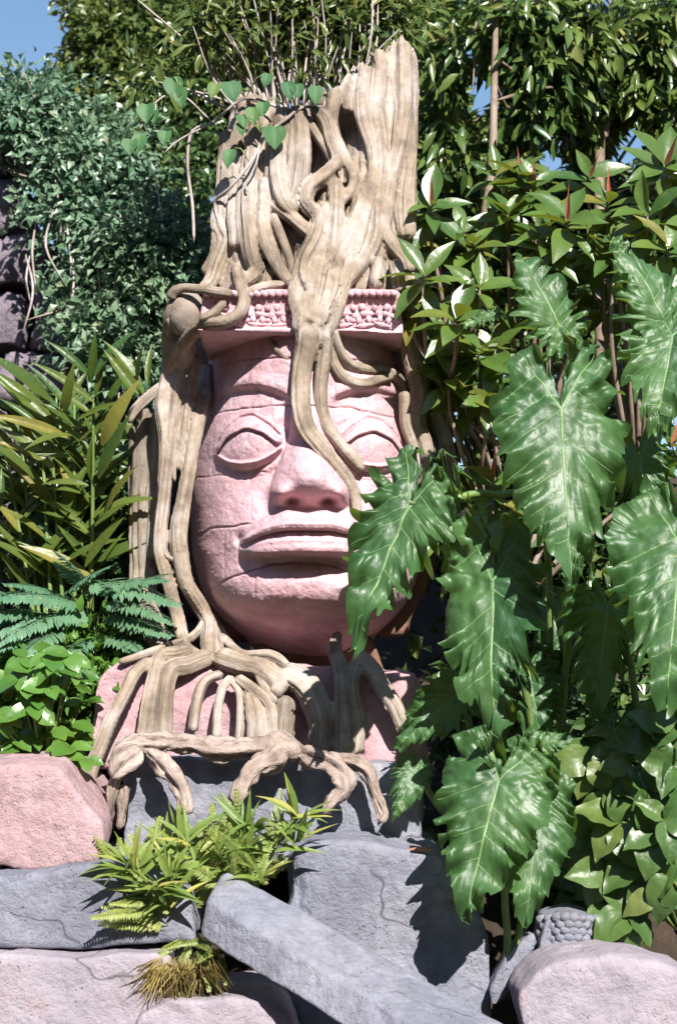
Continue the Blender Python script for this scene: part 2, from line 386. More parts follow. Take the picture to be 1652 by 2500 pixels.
def scatter_leaves(pos, Ldir, nrm, L, W, fold=0.3, bend=0.2, rich=False):
    """numpy instancing of simple leaves -> V,F"""
    n = len(pos)
    y = Ldir / (np.linalg.norm(Ldir, axis=1)[:, None] + 1e-9)
    z = nrm - y * np.sum(nrm * y, 1)[:, None]; z /= np.linalg.norm(z, axis=1)[:, None] + 1e-9
    x = np.cross(y, z)
    if rich:
        tv = np.array([[0, 0, 0], [-.36, .30, .3 * fold], [0, .35, -.03 * bend], [.36, .30, .3 * fold], [-.42, .62, .2 * fold - .3 * bend], [0, .68, -.4 * bend], [.42, .62, .2 * fold - .3 * bend], [0, 1, -bend]])
        tf = [np.array([[0, 2, 1], [0, 3, 2], [4, 5, 7], [5, 6, 7]]), np.array([[1, 2, 5, 4], [2, 3, 6, 5]])]
    else:
        tv = np.array([[0, 0, 0], [-.5, .45, .5 * fold], [.5, .45, .5 * fold], [0, 1, -bend], [0, .5, 0]])
        tf = [np.array([[0, 4, 1], [0, 2, 4], [1, 4, 3], [4, 2, 3]])]
    V = (pos[:, None, :] + x[:, None, :] * (tv[None, :, 0] * W[:, None])[..., None] + y[:, None, :] * (tv[None, :, 1] * L[:, None])[..., None]
         + z[:, None, :] * (tv[None, :, 2] * L[:, None])[..., None]).reshape(-1, 3)
    off = (np.arange(n) * len(tv))
    Fs = [(f[None] + off[:, None, None]).reshape(-1, f.shape[1]) for f in tf]
    return V, Fs
def unproj_px(V):
    d = V - np.array(CAM); fz = d @ np.array(FW)
    return 826 + d[:, 0] / fz * F, 1250 - (d @ np.array(UP)) / fz * F
def crown_mesh(name, mat, parent, clumps, n, Lm, Wr=0.45, droop=0.2, sub=60, spread=0.16, holes=(), rich=False, seed=1, face=0.5):
    """clumps: (center Vector, (rx,ry,rz)) ; leaves gathered in sub-clumps so light and dark patches form"""
    g = np.random.default_rng(seed)
    vol = np.array([c[1][0] * c[1][2] for c in clumps]); vol = vol / vol.sum()
    P_, O_ = [], []
    for (c, r), v in zip(clumps, vol):
        k = max(3, int(sub * v)); m = int(n * v)
        d = g.normal(size=(k, 3)); d /= np.linalg.norm(d, axis=1)[:, None]
        rad = g.random(k) ** 0.45
        cc = d * rad[:, None] * np.array(r)
        idx = g.integers(0, k, m)
        loc = g.normal(size=(m, 3)) * spread * np.array([1, 0.8, 0.8])
        p = cc[idx] + loc
        P_.append(p + np.array(c)); O_.append(d[idx] * 0.6 + loc / spread * 0.5)
    p = np.vstack(P_); o = np.vstack(O_)
    if holes:
        px, py = unproj_px(p); keep = np.ones(len(p), bool)
        for (hx, hy, hr) in holes: keep &= ((px - hx) ** 2 + (py - hy) ** 2) > (hr * (0.8 + 0.4 * g.random(len(p)))) ** 2
        p, o = p[keep], o[keep]
    m = len(p)
    dirs = o + g.normal(size=(m, 3)) * 0.7; dirs[:, 2] -= droop
    nr = g.normal(size=(m, 3)) * 0.7 + o * 0.5; nr[:, 2] += 0.7; nr[:, 1] -= face
    L = Lm * g.uniform(0.6, 1.25, m)
    V, Fs = scatter_leaves(p, dirs, nr, L, L * Wr * g.uniform(0.8, 1.2, m), rich=rich)
    return build(name, V, Fs, mat, parent, rich)

# ================================================================== GROUND
gx = np.concatenate([np.linspace(-150, -20, 8), np.linspace(-19, -6, 14), np.linspace(-5.5, 5.5, 70), np.linspace(6, 19, 14), np.linspace(20, 150, 8)])
gy = np.concatenate([np.linspace(-60, -30, 4), np.linspace(-28, -3, 16), np.linspace(-2.9, 5, 80), np.linspace(5.5, 250, 24)])
GX, GY = np.meshgrid(gx, gy, indexing='ij')
def ground_z(x, y):
    return 1.15 * smooth(-1.1, 0.5, y) + 0.05 * fbm(x * 1.5, y * 1.5, 0, 3) * smooth(-3, -1.5, y) + 0.35 * smooth(0.8, 2.2, y) + 2.6 * smooth(2.2, 7, y) + 10.0 * smooth(-13, -26, y) + 7.0 * smooth(7, 18, np.abs(x)) * smooth(12, 2, y)  # unseen bank behind camera and side slopes raised to block low sky light
GV = np.stack([GX, GY, ground_z(GX, GY)], -1).reshape(-1, 3)
ny = len(gy); ii = np.arange(len(gx) - 1)[:, None] * ny; jj = np.arange(ny - 1)[None, :]
GF = np.stack([ii + jj, ii + ny + jj, ii + ny + jj + 1, ii + jj + 1], -1).reshape(-1, 4)
g_ = build('ground', GV, GF, SOIL, None, True); g_['kind'] = 'structure'
def gz(x, y): return float(ground_z(np.array(x), np.array(y)))

# ================================================================== STONE HEAD
def eyecurve(m, xs, ys): return sinterp(m, xs, ys, 0.07)
ROWS = {1: ([430, 600, 690, 820, 1080], [905, 878, 873, 874, 905]),
        2: ([430, 504, 565, 703, 800, 861, 973, 1080], [1050, 1018, 1003, 988, 993, 998, 1023, 1050]),
        3: ([430, 504, 632, 880, 1080], [1178, 1164, 1153, 1160, 1180]),
        4: ([430, 469, 514, 603, 900, 1080], [1350, 1322, 1290, 1281, 1283, 1340]),
        5: ([430, 504, 552, 625, 673, 737, 810, 900, 1080], [1485, 1447, 1415, 1392, 1376, 1373, 1383, 1412, 1480]),
        6: ([430, 560, 680, 735, 860, 1080], [1560, 1532, 1518, 1521, 1530, 1580])}
def rowy(k, x): return np.interp(x, *ROWS[k])
def blocks(x, y):
    r = sum((y > rowy(k, x)).astype(int) for k in range(1, 7))
    b = np.zeros(x.shape, int)
    b = np.where(r == 0, np.where(x < 640, 1, np.where(x < 872, 2, 3)), b)
    b = np.where(r == 1, np.where(x < 757, 4, np.where(x < 880, 5, 6)), b)
    b = np.where(r == 2, np.where(x < 519, 7, np.where(x < 818, 20, 9)), b)
    b = np.where(r == 3, np.where(x < 614, 10, np.where(x < 905, 20, 11)), b)
    b = np.where(r == 4, np.where(x < 548, 12, np.where(x < 955, 20, 13)), b)
    b = np.where(r == 5, np.where(x < 623, 14, np.where(x < 875, 15, 16)), b)
    b = np.where(r == 6, 17, b)
    return b
def face_relief(x, y, detail=True):
    X = x - 757.0; aX = np.abs(X)
    hw = sinterp(y, [760, 850, 950, 1100, 1200, 1350, 1420, 1470, 1510, 1550, 1590, 1660], [238, 245, 262, 286, 295, 291, 274, 250, 216, 172, 126, 55], 0.03) * np.where(X > 0, 1 - .05 * smooth(950, 1300, y), 1.0)
    s = aX / hw; si = np.clip(s, 0, 1)
    Vp = sinterp(y, [760, 880, 950, 1100, 1250, 1350, 1430, 1468, 1495, 1525, 1565, 1660], [.50, .49, .47, .445, .45, .45, .47, .46, .385, .235, .05, -.22], 0.028)
    pe = sinterp(y, [760, 900, 1050, 1200, 1660], [2.0, 2.2, 2.9, 3.3, 3.0], .05)
    z = (Vp + 0.25) * np.power(np.clip(1 - si ** pe, 0, 1), 0.55) - 0.25
    z = np.where(s > 1, -0.25 - (s - 1) * 2.0, z)
    fm = smooth(1.0, 0.9, s)
    ye = y - 7 * smooth(0, 60, X); m = aX
    # brow
    yb = 944 + ((m - 140) / 95.0) ** 2 * 30
    bm_ = smooth(40, 75, m) * smooth(250, 215, m)
    z += fm * bm_ * (0.020 * np.exp(-((ye - yb + 15) / 20) ** 2) - 0.032 * smooth(yb - 9, yb + 11, ye) * np.exp(-(np.clip(ye - yb, 0, None) / 48) ** 2))
    # eye socket and eye
    z -= 0.018 * fm * np.exp(-((m - 150) / 105) ** 2 - ((ye - 1095) / 75) ** 2)
    yc = eyecurve(m, [40, 71, 100, 141, 175, 205, 227, 260], [1085, 1068, 1040, 1016, 1024, 1050, 1088, 1130])
    yl = eyecurve(m, [40, 71, 84, 116, 157, 202, 227, 260], [1084, 1082, 1081, 1056, 1044, 1067, 1108, 1150])
    y2 = eyecurve(m, [40, 71, 87, 129, 170, 202, 223, 260], [1080, 1087, 1101, 1123, 1128, 1123, 1110, 1090])
    yo = eyecurve(m, [40, 71, 90, 129, 173, 202, 227, 260], [1085, 1099, 1121, 1141, 1148, 1140, 1121, 1095])
    em = smooth(66, 78, m) * smooth(233, 222, m)
    z += fm * 0.085 * np.clip(1 - ((m - 150) / 104) ** 2 - ((ye - 1086) / 80) ** 2, 0, 1) ** 1.25
    z += fm * em * 0.027 * smooth(yc - 3, yc + 4, ye) * smooth(yl + 2.5, yl - 2.5, ye)
    z -= fm * em * 0.022 * np.exp(-((ye - yc + 3) / 4.5) ** 2)
    z -= fm * em * 0.008 * np.exp(-((ye - yl - 5) / 4) ** 2)
    z += fm * em * 0.016 * np.exp(-((ye - y2 - 3) / 4.0) ** 2)
    z += fm * em * 0.012 * smooth(y2, y2 + 4, ye) * smooth(yo + 3, yo - 3, ye)
    z -= fm * em * 0.016 * np.exp(-((ye - yo - 4) / 7) ** 2)
    # nose
    h = sinterp(y, [900, 940, 980, 1050, 1090, 1120, 1148, 1168, 1186, 1204, 1222, 1242, 1300], [0, 0.01, .05, .09, .125, .18, .225, .238, .215, .165, .09, .01, 0], 0.026)
    wn = sinterp(y, [900, 1000, 1060, 1100, 1150, 1190, 1300], [40, 44, 50, 64, 86, 98, 98], 0.06)
    q = np.clip(aX / wn, 0, 1)
    z += h * (0.8 * np.power(1 - q * q, 0.62) + 0.2 * (0.5 + 0.5 * np.cos(np.pi * q)))
    z += 0.10 * np.exp(-((aX - 74) / 24) ** 2 - ((y - 1204) / 26) ** 2) * smooth(1246, 1226, y)
    z -= 0.085 * np.exp(-((aX - 46) / 20) ** 2 - ((y - 1222) / 11) ** 2)
    z -= 0.012 * np.exp(-((aX - 98 - (y - 1190) * .2) / 14) ** 2 - ((y - 1215) / 45) ** 2)
    # mouth
    xm = np.abs(x - 750.0); k = np.clip(xm / 166.0, 0, 1.15)
    z += 0.095 * fm * np.exp(-(xm / 165) ** 2.4 - ((y - 1298) / 66) ** 2)
    yu = sinterp(k, [0, .12, .3, .65, .85, 1, 1.15], [1253, 1249, 1245, 1264, 1289, 1310, 1320], 0.06)
    yf = sinterp(k, [0, .35, .65, .9, 1, 1.15], [1267, 1264, 1280, 1307, 1315, 1320], 0.06)
    ym = sinterp(k, [0, .35, .65, .9, 1, 1.15], [1297, 1298, 1309, 1329, 1337, 1340], 0.06)
    yz = sinterp(k, [0, .5, .8, 1, 1.15], [1345, 1346, 1348, 1345, 1342], 0.06)
    am = np.power(np.clip(1 - k ** 2.2, 0, 1), 0.55)
    kn = [(yu - 10, 0.0), (yu - 2, .006), (yu + 3, .034), (0.5 * (yu + yf), .036), (yf, .050), (0.62 * yf + 0.38 * ym, .090), (0.3 * yf + 0.7 * ym, .082), (ym - 4, .058), (ym, .042), (ym + 4, .052),
          (0.5 * (ym + yz), .074), (yz - 5, .084), (yz + 1, .084), (yz + 8, .036), (yz + 18, -.004), (yz + 32, -.014), (yz + 60, 0.0)]
    prof = np.zeros_like(x)
    for (a, ha), (b, hb) in zip(kn[:-1], kn[1:]):
        tt = np.clip((y - a) / np.maximum(b - a, 1), 0, 1); tt = tt * tt * (3 - 2 * tt)
        prof += (hb - ha) * tt
    z += prof * am * 1.65
    z -= 0.013 * am * np.exp(-((y - yf + 2) / 3.5) ** 2)
    z -= 0.035 * np.exp(-((xm - 163) / 11) ** 2 - ((y - 1318) / 15) ** 2)
    z -= 0.012 * np.exp(-((xm - 150) / 25) ** 2 - ((y - 1365) / 22) ** 2)
    # chin
    z += 0.06 * np.exp(-((x - 750) / 150) ** 2 - ((y - 1428) / 50) ** 2)
    if detail:
        gr = np.zeros_like(x)
        def hg(kk, x0, x1, amp=1.0):
            d = y - rowy(kk, x) - 2.0 * vnoise(x / 22, np.full_like(x, kk * 7.0))
            return amp * np.exp(-(d / 2.3) ** 2) * smooth(x0 - 8, x0 + 8, x) * smooth(x1 + 8, x1 - 8, x)
        def vg(x0, ya, yb_, amp=1.0):
            d = x - x0 - 2.0 * vnoise(y / 25, np.full_like(x, x0))
            return amp * 0.6 * np.exp(-(d / 2.2) ** 2) * smooth(ya - 3, ya + 3, y) * smooth(yb_ + 3, yb_ - 3, y)
        for gg in (hg(1, 440, 1070), hg(2, 440, 1070, .9), hg(3, 440, 650, .45), hg(3, 870, 1070, .6), hg(4, 440, 612, 1.1), hg(4, 905, 1070), hg(5, 440, 1070, 1.2), hg(6, 520, 1000, .8),
                   vg(640, 780, rowy(1, x), .5), vg(872, 780, rowy(1, x), .6), vg(880, rowy(1, x), rowy(2, x), .5), vg(519, rowy(2, x), rowy(3, x), .6), vg(818, rowy(1, x), rowy(3, x), .6),
                   vg(614, rowy(3, x), rowy(4, x), .35), vg(905, rowy(3, x), rowy(4, x), .5), vg(548, rowy(4, x), rowy(5, x), .55), vg(955, rowy(4, x), rowy(5, x), .6),
                   vg(623, rowy(5, x), rowy(6, x), .6), vg(875, rowy(5, x), rowy(6, x), .6)):
            gr = np.maximum(gr, gg)
        z -= 0.013 * gr
        z += 0.0045 * fbm(x / 30, y / 30, 0, 4) + 0.0016 * vnoise(x / 5.5, y / 5.5) * smooth(0.0, 0.5, fbm(x / 60, y / 60, 4.0, 3) + .35)
    return z

head = thing('stone_statue', 'giant pink stone head with broad nose, heavy lips and carved headband, wrapped in roots', 'statue', (P(757, 1640, 0.2).x, 0.2, P(757, 1640, 0.2).z))
st = 2.3
xs = np.arange(440, 1078, st); ys = np.arange(782, 1655, st)
XX, YY = np.meshgrid(xs, ys, indexing='ij')
RR = face_relief(XX, YY)
VV = Pn(XX.ravel(), YY.ravel(), -RR.ravel())
nyy = len(ys); i_ = np.arange(len(xs) - 1)[:, None] * nyy; j_ = np.arange(nyy - 1)[None, :]
FQ = np.stack([i_ + j_, i_ + j_ + 1, i_ + nyy + j_ + 1, i_ + nyy + j_], -1).reshape(-1, 4)
cxq = XX.ravel()[FQ].mean(1); cyq = YY.ravel()[FQ].mean(1)
rq = RR.ravel()[FQ].min(1); bid = blocks(cxq, cyq)
for b in np.unique(bid):
    fq = FQ[(bid == b) & (rq > -0.32)]
    if not len(fq): continue
    u, inv = np.unique(fq, return_inverse=True)
    build('face_block', VV[u], inv.reshape(fq.shape), PINK, head, True)
# core of the head behind the face, and neck
rock('head_core', [([(480, 715), (1030, 715), (1065, 1050), (1060, 1400), (1000, 1560), (560, 1560), (455, 1400), (450, 1050)], 0.16, 1.0, 0.9, 0)], BROWN, head, 0.04, 3, 0.02, 2.0)
rock('neck', [([(640, 1540), (900, 1540), (960, 1680), (600, 1680)], 0.05, 0.8, 1.0, 0)], BROWN, head, 0.03, 2, 0.015, 2.5)
# headband
hb = rock('headband', [([(478, 800), (992, 805), (990, 812), (484, 810)], -0.535, 0.3, 0.98, 0), ([(492, 718), (980, 716), (988, 806), (482, 804)], -0.48, 0.3, 0.98, 0),
                       ([(498, 706), (972, 704), (978, 732), (498, 734)], -0.495, 0.3, 0.98, 0)], PINK, head, 0.013, 2, 0.006, 5.0, 2.0, 0.01)
def lump_mesh(name, mat, parts, seg=10, rings=7, nz=0.1, seed=0):
    Vs, Fs = [], []; o = 0
    for (c, r) in parts:
        th = np.linspace(0, np.pi, rings); ph = np.linspace(0, 2 * np.pi, seg, endpoint=False)
        T, Q = np.meshgrid(th, ph, indexing='ij')
        k = 1 + nz * vnoise(np.sin(T) * np.cos(Q) * 2 + seed, np.sin(T) * np.sin(Q) * 2, np.cos(T) * 2 + o * .1)
        v = np.stack([c[0] + r[0] * k * np.sin(T) * np.cos(Q), c[1] + r[1] * k * np.sin(T) * np.sin(Q), c[2] + r[2] * k * np.cos(T)], -1).reshape(-1, 3)
        i = np.arange(rings - 1)[:, None] * seg; j = np.arange(seg)[None, :]; j2 = (j + 1) % seg
        f = np.stack([i + j, i + seg + j, i + seg + j2, i + j2], -1).reshape(-1, 4)
        Vs.append(v); Fs.append(f + o); o += len(v)
    me = bpy.data.meshes.new(name); me.from_pydata(np.vstack(Vs).tolist(), [], np.vstack(Fs).tolist())
    me.polygons.foreach_set('use_smooth', np.ones(len(me.polygons), bool)); me.materials.append(mat); me.update(); return me
bead = lump_mesh('bead', PINK, [((0, 0, 0), (.021, .016, .013))], 10, 7, 0.2)
x = 505.0
while x < 972:
    mw = Matrix.Translation(P(x, 717.5 - 0.003 * (x - 500), -0.51)) @ Matrix.Rotation(0.6, 4, 'Y'); link('bead', bead, hb, None, mw); x += 17.5
s_ = 1.0
ros = lump_mesh('rosette', PINK, [((0, 0, .030), (.010, .012, .013)), ((0, 0, .006), (.012, .013, .010)), ((-.019, 0, .004), (.013, .008, .009)), ((.019, 0, .004), (.013, .008, .009)),
                                  ((-.013, 0, -.014), (.009, .008, .013)), ((.013, 0, -.014), (.009, .008, .013)), ((0, 0, -.032), (.026, .007, .007))], 8, 6, 0.35)
knobm = lump_mesh('stud', PINK, [((0, 0, 0), (.010, .012, .010))], 10, 7, 0.2)
x = 524.0; k = 0
while x < 975:
    link('rosette', ros, hb, None, Matrix.Translation(P(x + random.uniform(-2, 2), 771, -0.484)) @ Matrix.Rotation(random.uniform(-.25, .25), 4, 'Y') @ Matrix.Diagonal((random.uniform(1.35, 1.6), 1.25, random.uniform(1.15, 1.3), 1)))
    link('stud', knobm, hb, None, Matrix.Translation(P(x + 26, 752, -0.488)) @ Matrix.Diagonal((1.35, 1.3, 1.35, 1))); link('stud', knobm, hb, None, Matrix.Translation(P(x + 26, 782, -0.48)) @ Matrix.Diagonal((1.5, .9, 1.0, 1))); x += 52
# grey rounded knob at the temple
kb = lump_mesh('ear_knob', BARKG, [((0, 0, 0), (M(48), .11, M(56)))], 28, 20, 0.08)
kb.materials.clear(); kb.materials.append(TAN)
link('ear_knob', kb, head, None, Matrix.Translation(P(458, 770, -0.36)))

# ================================================================== STRANGLER TREE on the head
def surf(px, py):
    px = np.asarray(px, float); py = np.asarray(py, float)
    s = np.clip((px - 770) / 255, -1, 1)
    stump = np.interp(py, [100, 700], [0.02, 0.22]) + 0.24 * np.sqrt(1 - s * s)
    face = np.maximum(face_relief(px, py, False), np.where(px < 500, 0.16, np.where(px > 1000, 0.1, -0.1)))
    face = np.where((np.abs(px - 757) > 265), np.maximum(np.minimum(face, 0.25), 0.12), face)
    r = np.where(py < 700, stump, face)
    r = np.where((py > 703) & (py < 815) & (px > 470) & (px < 995), 0.54, r)
    r = np.where((py > 703) & (py < 830) & (px <= 470), 0.42, r)
    pl = np.interp(py, [1560, 1640, 1700], [0.30, 0.46, 0.50])
    r = np.where((py > 1560), pl, r)
    return r
tree = thing('strangler_tree', 'pale broken fig tree stump whose roots drape down over the stone head', 'tree', (P(770, 705, 0.2).x, 0.2, P(770, 705, 0.2).z))
FUSE = []
def root(pts, off=0.35, o=(0, 0), sc=1.0, mat=BARK, dep=None, parent=tree, name='root', dd=0.0, fat=1.0, **kw):
    px = [(o[0] + q[0] / sc, o[1] + q[1] / sc, q[2] / sc) for q in pts]
    dense = catmull([(a, b, 0, r) for a, b, r in px], 14)
    if dep is None:
        d = surf(dense[:, 0], dense[:, 1])
        n = len(d); pad = 7; ker = np.hanning(2 * pad + 3)[1:-1]; ker /= ker.sum()
        d = np.convolve(np.concatenate([np.full(pad, d[0]), d, np.full(pad, d[-1])]), ker, 'valid') if n > 3 else d
    else:
        d = np.interp(np.linspace(0, 1, len(dense)), np.linspace(0, 1, len(dep)), dep)
    r = dense[:, 3] / F * (8 - d)
    p = Pn(dense[:, 0], dense[:, 1], -(d + dd + off * r))
    seed = random.random() * 20
    kw.setdefault('nseg', 18)
    if parent is tree and dense[:, 3].max() > 15.5:
        if fat != 1.0: r = r * fat
        FUSE.append((np.column_stack([p, r]), seed, mat)); return None
    return tube(name, np.column_stack([p, r]), mat, parent, seed=seed, step=0.016, **kw)
ZB = dict(o=(380, 80), sc=2.178); Z3 = dict(o=(300, 600), sc=1.96); Z4 = dict(o=(300, 1150), sc=1.96); Z8 = dict(o=(0, 1500), sc=1.898); Z7 = dict(o=(800, 1350), sc=1.84)
# trunk shell
nth, nh = 220, 110
th = np.linspace(-math.pi, math.pi, nth, endpoint=False); tv = np.linspace(0, 1, nh)
TH, TV = np.meshgrid(th, tv, indexing='ij')
fx = (np.sin(TH) + 1) / 2
yt = np.interp(fx, [0, .1, .2, .35, .5, .58, .64, .70, .78, .84, .862, .93, 1], [232, 226, 252, 270, 266, 248, 205, 175, 150, 130, 106, 98, 118])
yt = yt + 6 * vnoise(fx * 60, np.zeros_like(fx)) + np.where(np.cos(TH) < 0, 40, 0)
yy = 720 + (yt - 720) * TV
xl = np.interp(yy, [100, 225, 330, 500, 600, 720], [578, 578, 556, 552, 540, 515]); xr = np.interp(yy, [100, 300, 600, 720], [1012, 1018, 1004, 985])
wob = 0.012 * vnoise(yy / 70, np.zeros_like(yy)) + .02 * vnoise(yy / 190, np.zeros_like(yy) + 4)
fl = 0.055 * vnoise((fx + wob) * 11, yy / 260) + 0.030 * vnoise((fx + wob) * 24, yy / 200, 3.0) + 0.010 * vnoise((fx + wob) * 60, yy / 120, 5.0)
for hx_, hy_, hw_, hh_, hd_ in ((842, 330, 34, 90, .20), (762, 385, 24, 60, .16), (700, 610, 20, 65, .18), (688, 520, 18, 50, .10), (838, 430, 12, 30, .12), (665, 330, 14, 90, .06)):
    fl = fl - np.where(np.cos(TH) > 0, .75 * hd_, 0) * np.exp(-(((xl + xr) / 2 + (xr - xl) / 2 * np.sin(TH) - hx_) / hw_) ** 2 - ((yy - hy_) / hh_) ** 2)
px_ = (xl + xr) / 2 + (xr - xl) / 2 * np.sin(TH)
lean = np.interp(yy, [100, 700], [0.02, 0.20])
Yt = 0.00 - lean - (0.24 + fl) * np.cos(TH)
TVv = Pn(px_.ravel(), yy.ravel(), Yt.ravel())
i_ = np.arange(nth)[:, None]; j_ = np.arange(nh - 1)[None, :]
TF = np.stack([i_ * nh + j_, ((i_ + 1) % nth) * nh + j_, ((i_ + 1) % nth) * nh + j_ + 1, i_ * nh + j_ + 1], -1).reshape(-1, 4)
TUV = np.stack([fx * 1.0, (720 - yy) / 550], -1).reshape(-1, 2)
cb_ = Pn([745], [720], [-0.1])[0]; ct_ = Pn([780], [330], [-0.05])[0]
TVc = np.vstack([TVv, cb_, ct_]); nb = nth * nh; ia = np.arange(nth); ib = (ia + 1) % nth
TFT = np.concatenate([np.stack([ib * nh, ia * nh, np.full(nth, nb)], -1), np.stack([ia * nh + nh - 1, ib * nh + nh - 1, np.full(nth, nb + 1)], -1)])
RB = [
 [(1300, 55, 72), (1300, 250, 72), (1305, 420, 62), (1285, 600, 55), (1245, 760, 48), (1215, 950, 45), (1212, 1050, 42), (1260, 1130, 40), (1330, 1210, 38), (1350, 1280, 30)],
 [(1362, 110, 28), (1368, 300, 38), (1345, 500, 45), (1340, 700, 52), (1320, 900, 62), (1330, 1100, 50)],
 [(1200, 95, 40), (1188, 250, 50), (1170, 420, 46), (1190, 600, 42), (1197, 720, 38), (1180, 900, 36), (1165, 1100, 42), (1090, 1230, 42), (1000, 1340, 44), (930, 1480, 46)],
 [(1125, 170, 48), (1100, 350, 55), (1110, 480, 48), (1150, 620, 38), (1155, 760, 34), (1110, 900, 42), (1060, 1080, 44), (1010, 1220, 42), (920, 1340, 42)],
 [(1040, 225, 40), (1010, 330, 44), (1020, 430, 30)],
 [(960, 300, 40), (930, 420, 40), (945, 520, 30), (1000, 650, 28), (1050, 760, 26), (1030, 850, 26), (960, 920, 24)],
 [(830, 400, 30), (900, 470, 40), (930, 580, 38), (960, 680, 36), (900, 760, 42), (820, 820, 42), (800, 900, 40), (860, 980, 38), (850, 1080, 45), (790, 1200, 45), (775, 1290, 45), (800, 1360, 44)],
 [(800, 440, 20), (850, 530, 26), (910, 620, 28), (945, 690, 28)],
 [(680, 400, 40), (660, 600, 46), (655, 760, 52), (690, 900, 50), (740, 970, 40)],
 [(750, 390, 40), (765, 640, 52), (745, 830, 46), (715, 930, 40)],
 [(580, 770, 36), (570, 950, 44), (580, 1080, 44), (630, 1200, 40), (690, 1300, 34), (735, 1335, 25)],
 [(620, 960, 24), (660, 1060, 26), (705, 1180, 24), (728, 1270, 22), (730, 1330, 20)],
 [(610, 900, 30), (700, 965, 35), (790, 1040, 38), (850, 1090, 35)],
 [(440, 335, 36), (472, 430, 34), (440, 540, 40), (400, 700, 45), (365, 850, 40), (340, 1020, 42), (375, 1100, 42), (330, 1230, 42), (290, 1330, 36), (230, 1370, 24)],
 [(500, 335, 40), (545, 420, 30), (520, 560, 40), (500, 750, 48), (490, 900, 54), (500, 1080, 54), (520, 1200, 50), (555, 1290, 40)],
 [(410, 560, 30), (430, 760, 36), (420, 960, 38), (430, 1150, 38)],
 [(375, 520, 34), (368, 760, 40), (350, 1000, 42), (325, 1180, 42), (255, 1290, 34)],
 [(80, 1420, 30), (100, 1380, 28), (150, 1358, 25), (250, 1365, 25), (410, 1388, 24)],
 [(470, 1385, 22), (560, 1355, 25), (640, 1340, 22), (690, 1338, 15)],
 [(560, 1260, 44), (500, 1315, 44), (450, 1345, 36)],
 [(1195, 1190, 36), (1180, 1280, 42), (1165, 1360, 44)], [(1262, 1210, 30), (1285, 1300, 36), (1290, 1370, 32)],
 [(960, 770, 40), (960, 920, 48), (950, 1080, 52), (930, 1200, 50), (870, 1330, 48)],
 [(1070, 800, 26), (1090, 900, 30), (1030, 1060, 40), (960, 1200, 42)],
 [(880, 900, 40), (910, 1050, 44), (880, 1180, 46), (830, 1270, 42)],
 [(620, 480, 22), (610, 650, 30), (600, 800, 30)], [(870, 400, 25), (860, 330, 30), (900, 300, 25)]]
for k, r in enumerate(RB): root(r, off=0.25 if k not in (6, 5) else 0.8, dd=0.0, fat=(0.98 if k in (0, 1, 2, 3, 4) else 1.15 if k in (8, 9) else 1.02), **ZB)
for r in ([(850, 120, 40), (826, 240, 36), (852, 335, 38), (845, 420, 36)], [(1010, 110, 44), (985, 250, 46), (945, 360, 46), (925, 460, 44)], [(930, 60, 46), (905, 180, 44), (890, 290, 42), (885, 380, 44)],
          [(1090, 60, 38), (1055, 190, 38), (1015, 320, 38), (975, 430, 38)]): root(r, off=0.45, **Z3)
for r, of in (([(880, 380, 56), (878, 470, 52), (862, 560, 47), (848, 660, 46), (852, 780, 46), (880, 880, 45), (940, 960, 42), (1010, 1040, 40), (1070, 1120, 36), (1110, 1200, 30), (1120, 1300, 24)], .7),
              ([(960, 400, 50), (962, 520, 42), (948, 640, 36), (946, 760, 35), (970, 860, 34), (1030, 940, 32), (1090, 1010, 32), (1150, 1080, 26)], .45),
              ([(1005, 390, 22), (1030, 480, 24), (1080, 560, 26), (1160, 592, 28), (1230, 592, 26), (1300, 620, 26), (1345, 700, 26), (1350, 830, 24)], .9),
              ([(990, 440, 22), (1008, 560, 26), (1070, 640, 28), (1150, 662, 28), (1230, 640, 26), (1290, 622, 24)], .7),
              ([(695, 440, 10), (730, 490, 12), (795, 548, 10)], .6),
              ([(545, 100, 40), (560, 180, 36), (580, 250, 34), (560, 320, 32), (490, 362, 34), (390, 378, 34), (310, 440, 34), (250, 520, 32), (215, 600, 26)], .9),
              ([(250, 250, 20), (222, 320, 24), (212, 420, 26), (214, 520, 28), (222, 600, 26)], .2), ([(300, 400, 40), (290, 480, 50), (270, 580, 50)], .1),
              ([(492, 265, 18), (430, 325, 24), (365, 355, 22)], .7),
              ([(330, 430, 26), (270, 480, 22), (235, 470, 14)], .8)):
    root(r, off=of, **Z3)
# left drape
for r, of in (([(335, 430, 40), (305, 520, 44), (272, 640, 40), (250, 780, 36), (226, 950, 33), (208, 1100, 32), (192, 1250, 32), (178, 1390, 34), (188, 1500, 34), (228, 1660, 34), (266, 1790, 34), (290, 1900, 34)], .3),
              ([(400, 570, 36), (390, 700, 38), (356, 850, 36), (328, 1000, 34), (302, 1150, 34), (276, 1290, 38), (268, 1400, 40), (278, 1500, 38), (304, 1620, 36), (362, 1720, 38), (412, 1810, 42), (420, 1920, 54), (430, 2000, 60)], .5),
              ([(345, 520, 40), (322, 640, 40), (304, 800, 34), (282, 960, 26), (262, 1080, 18)], .45),
              ([(180, 640, 9), (212, 760, 12), (250, 880, 14), (267, 960, 12), (245, 1060, 13), (250, 1130, 8)], 1.6),
              ([(225, 330, 26), (225, 460, 32), (215, 580, 32), (205, 650, 30), (190, 760, 36), (205, 900, 36), (200, 1030, 30), (190, 1150, 26)], .3),
              ([(205, 660, 24), (130, 720, 26), (60, 790, 24), (30, 850, 16)], .2)):
    root(r, off=of, **Z3)
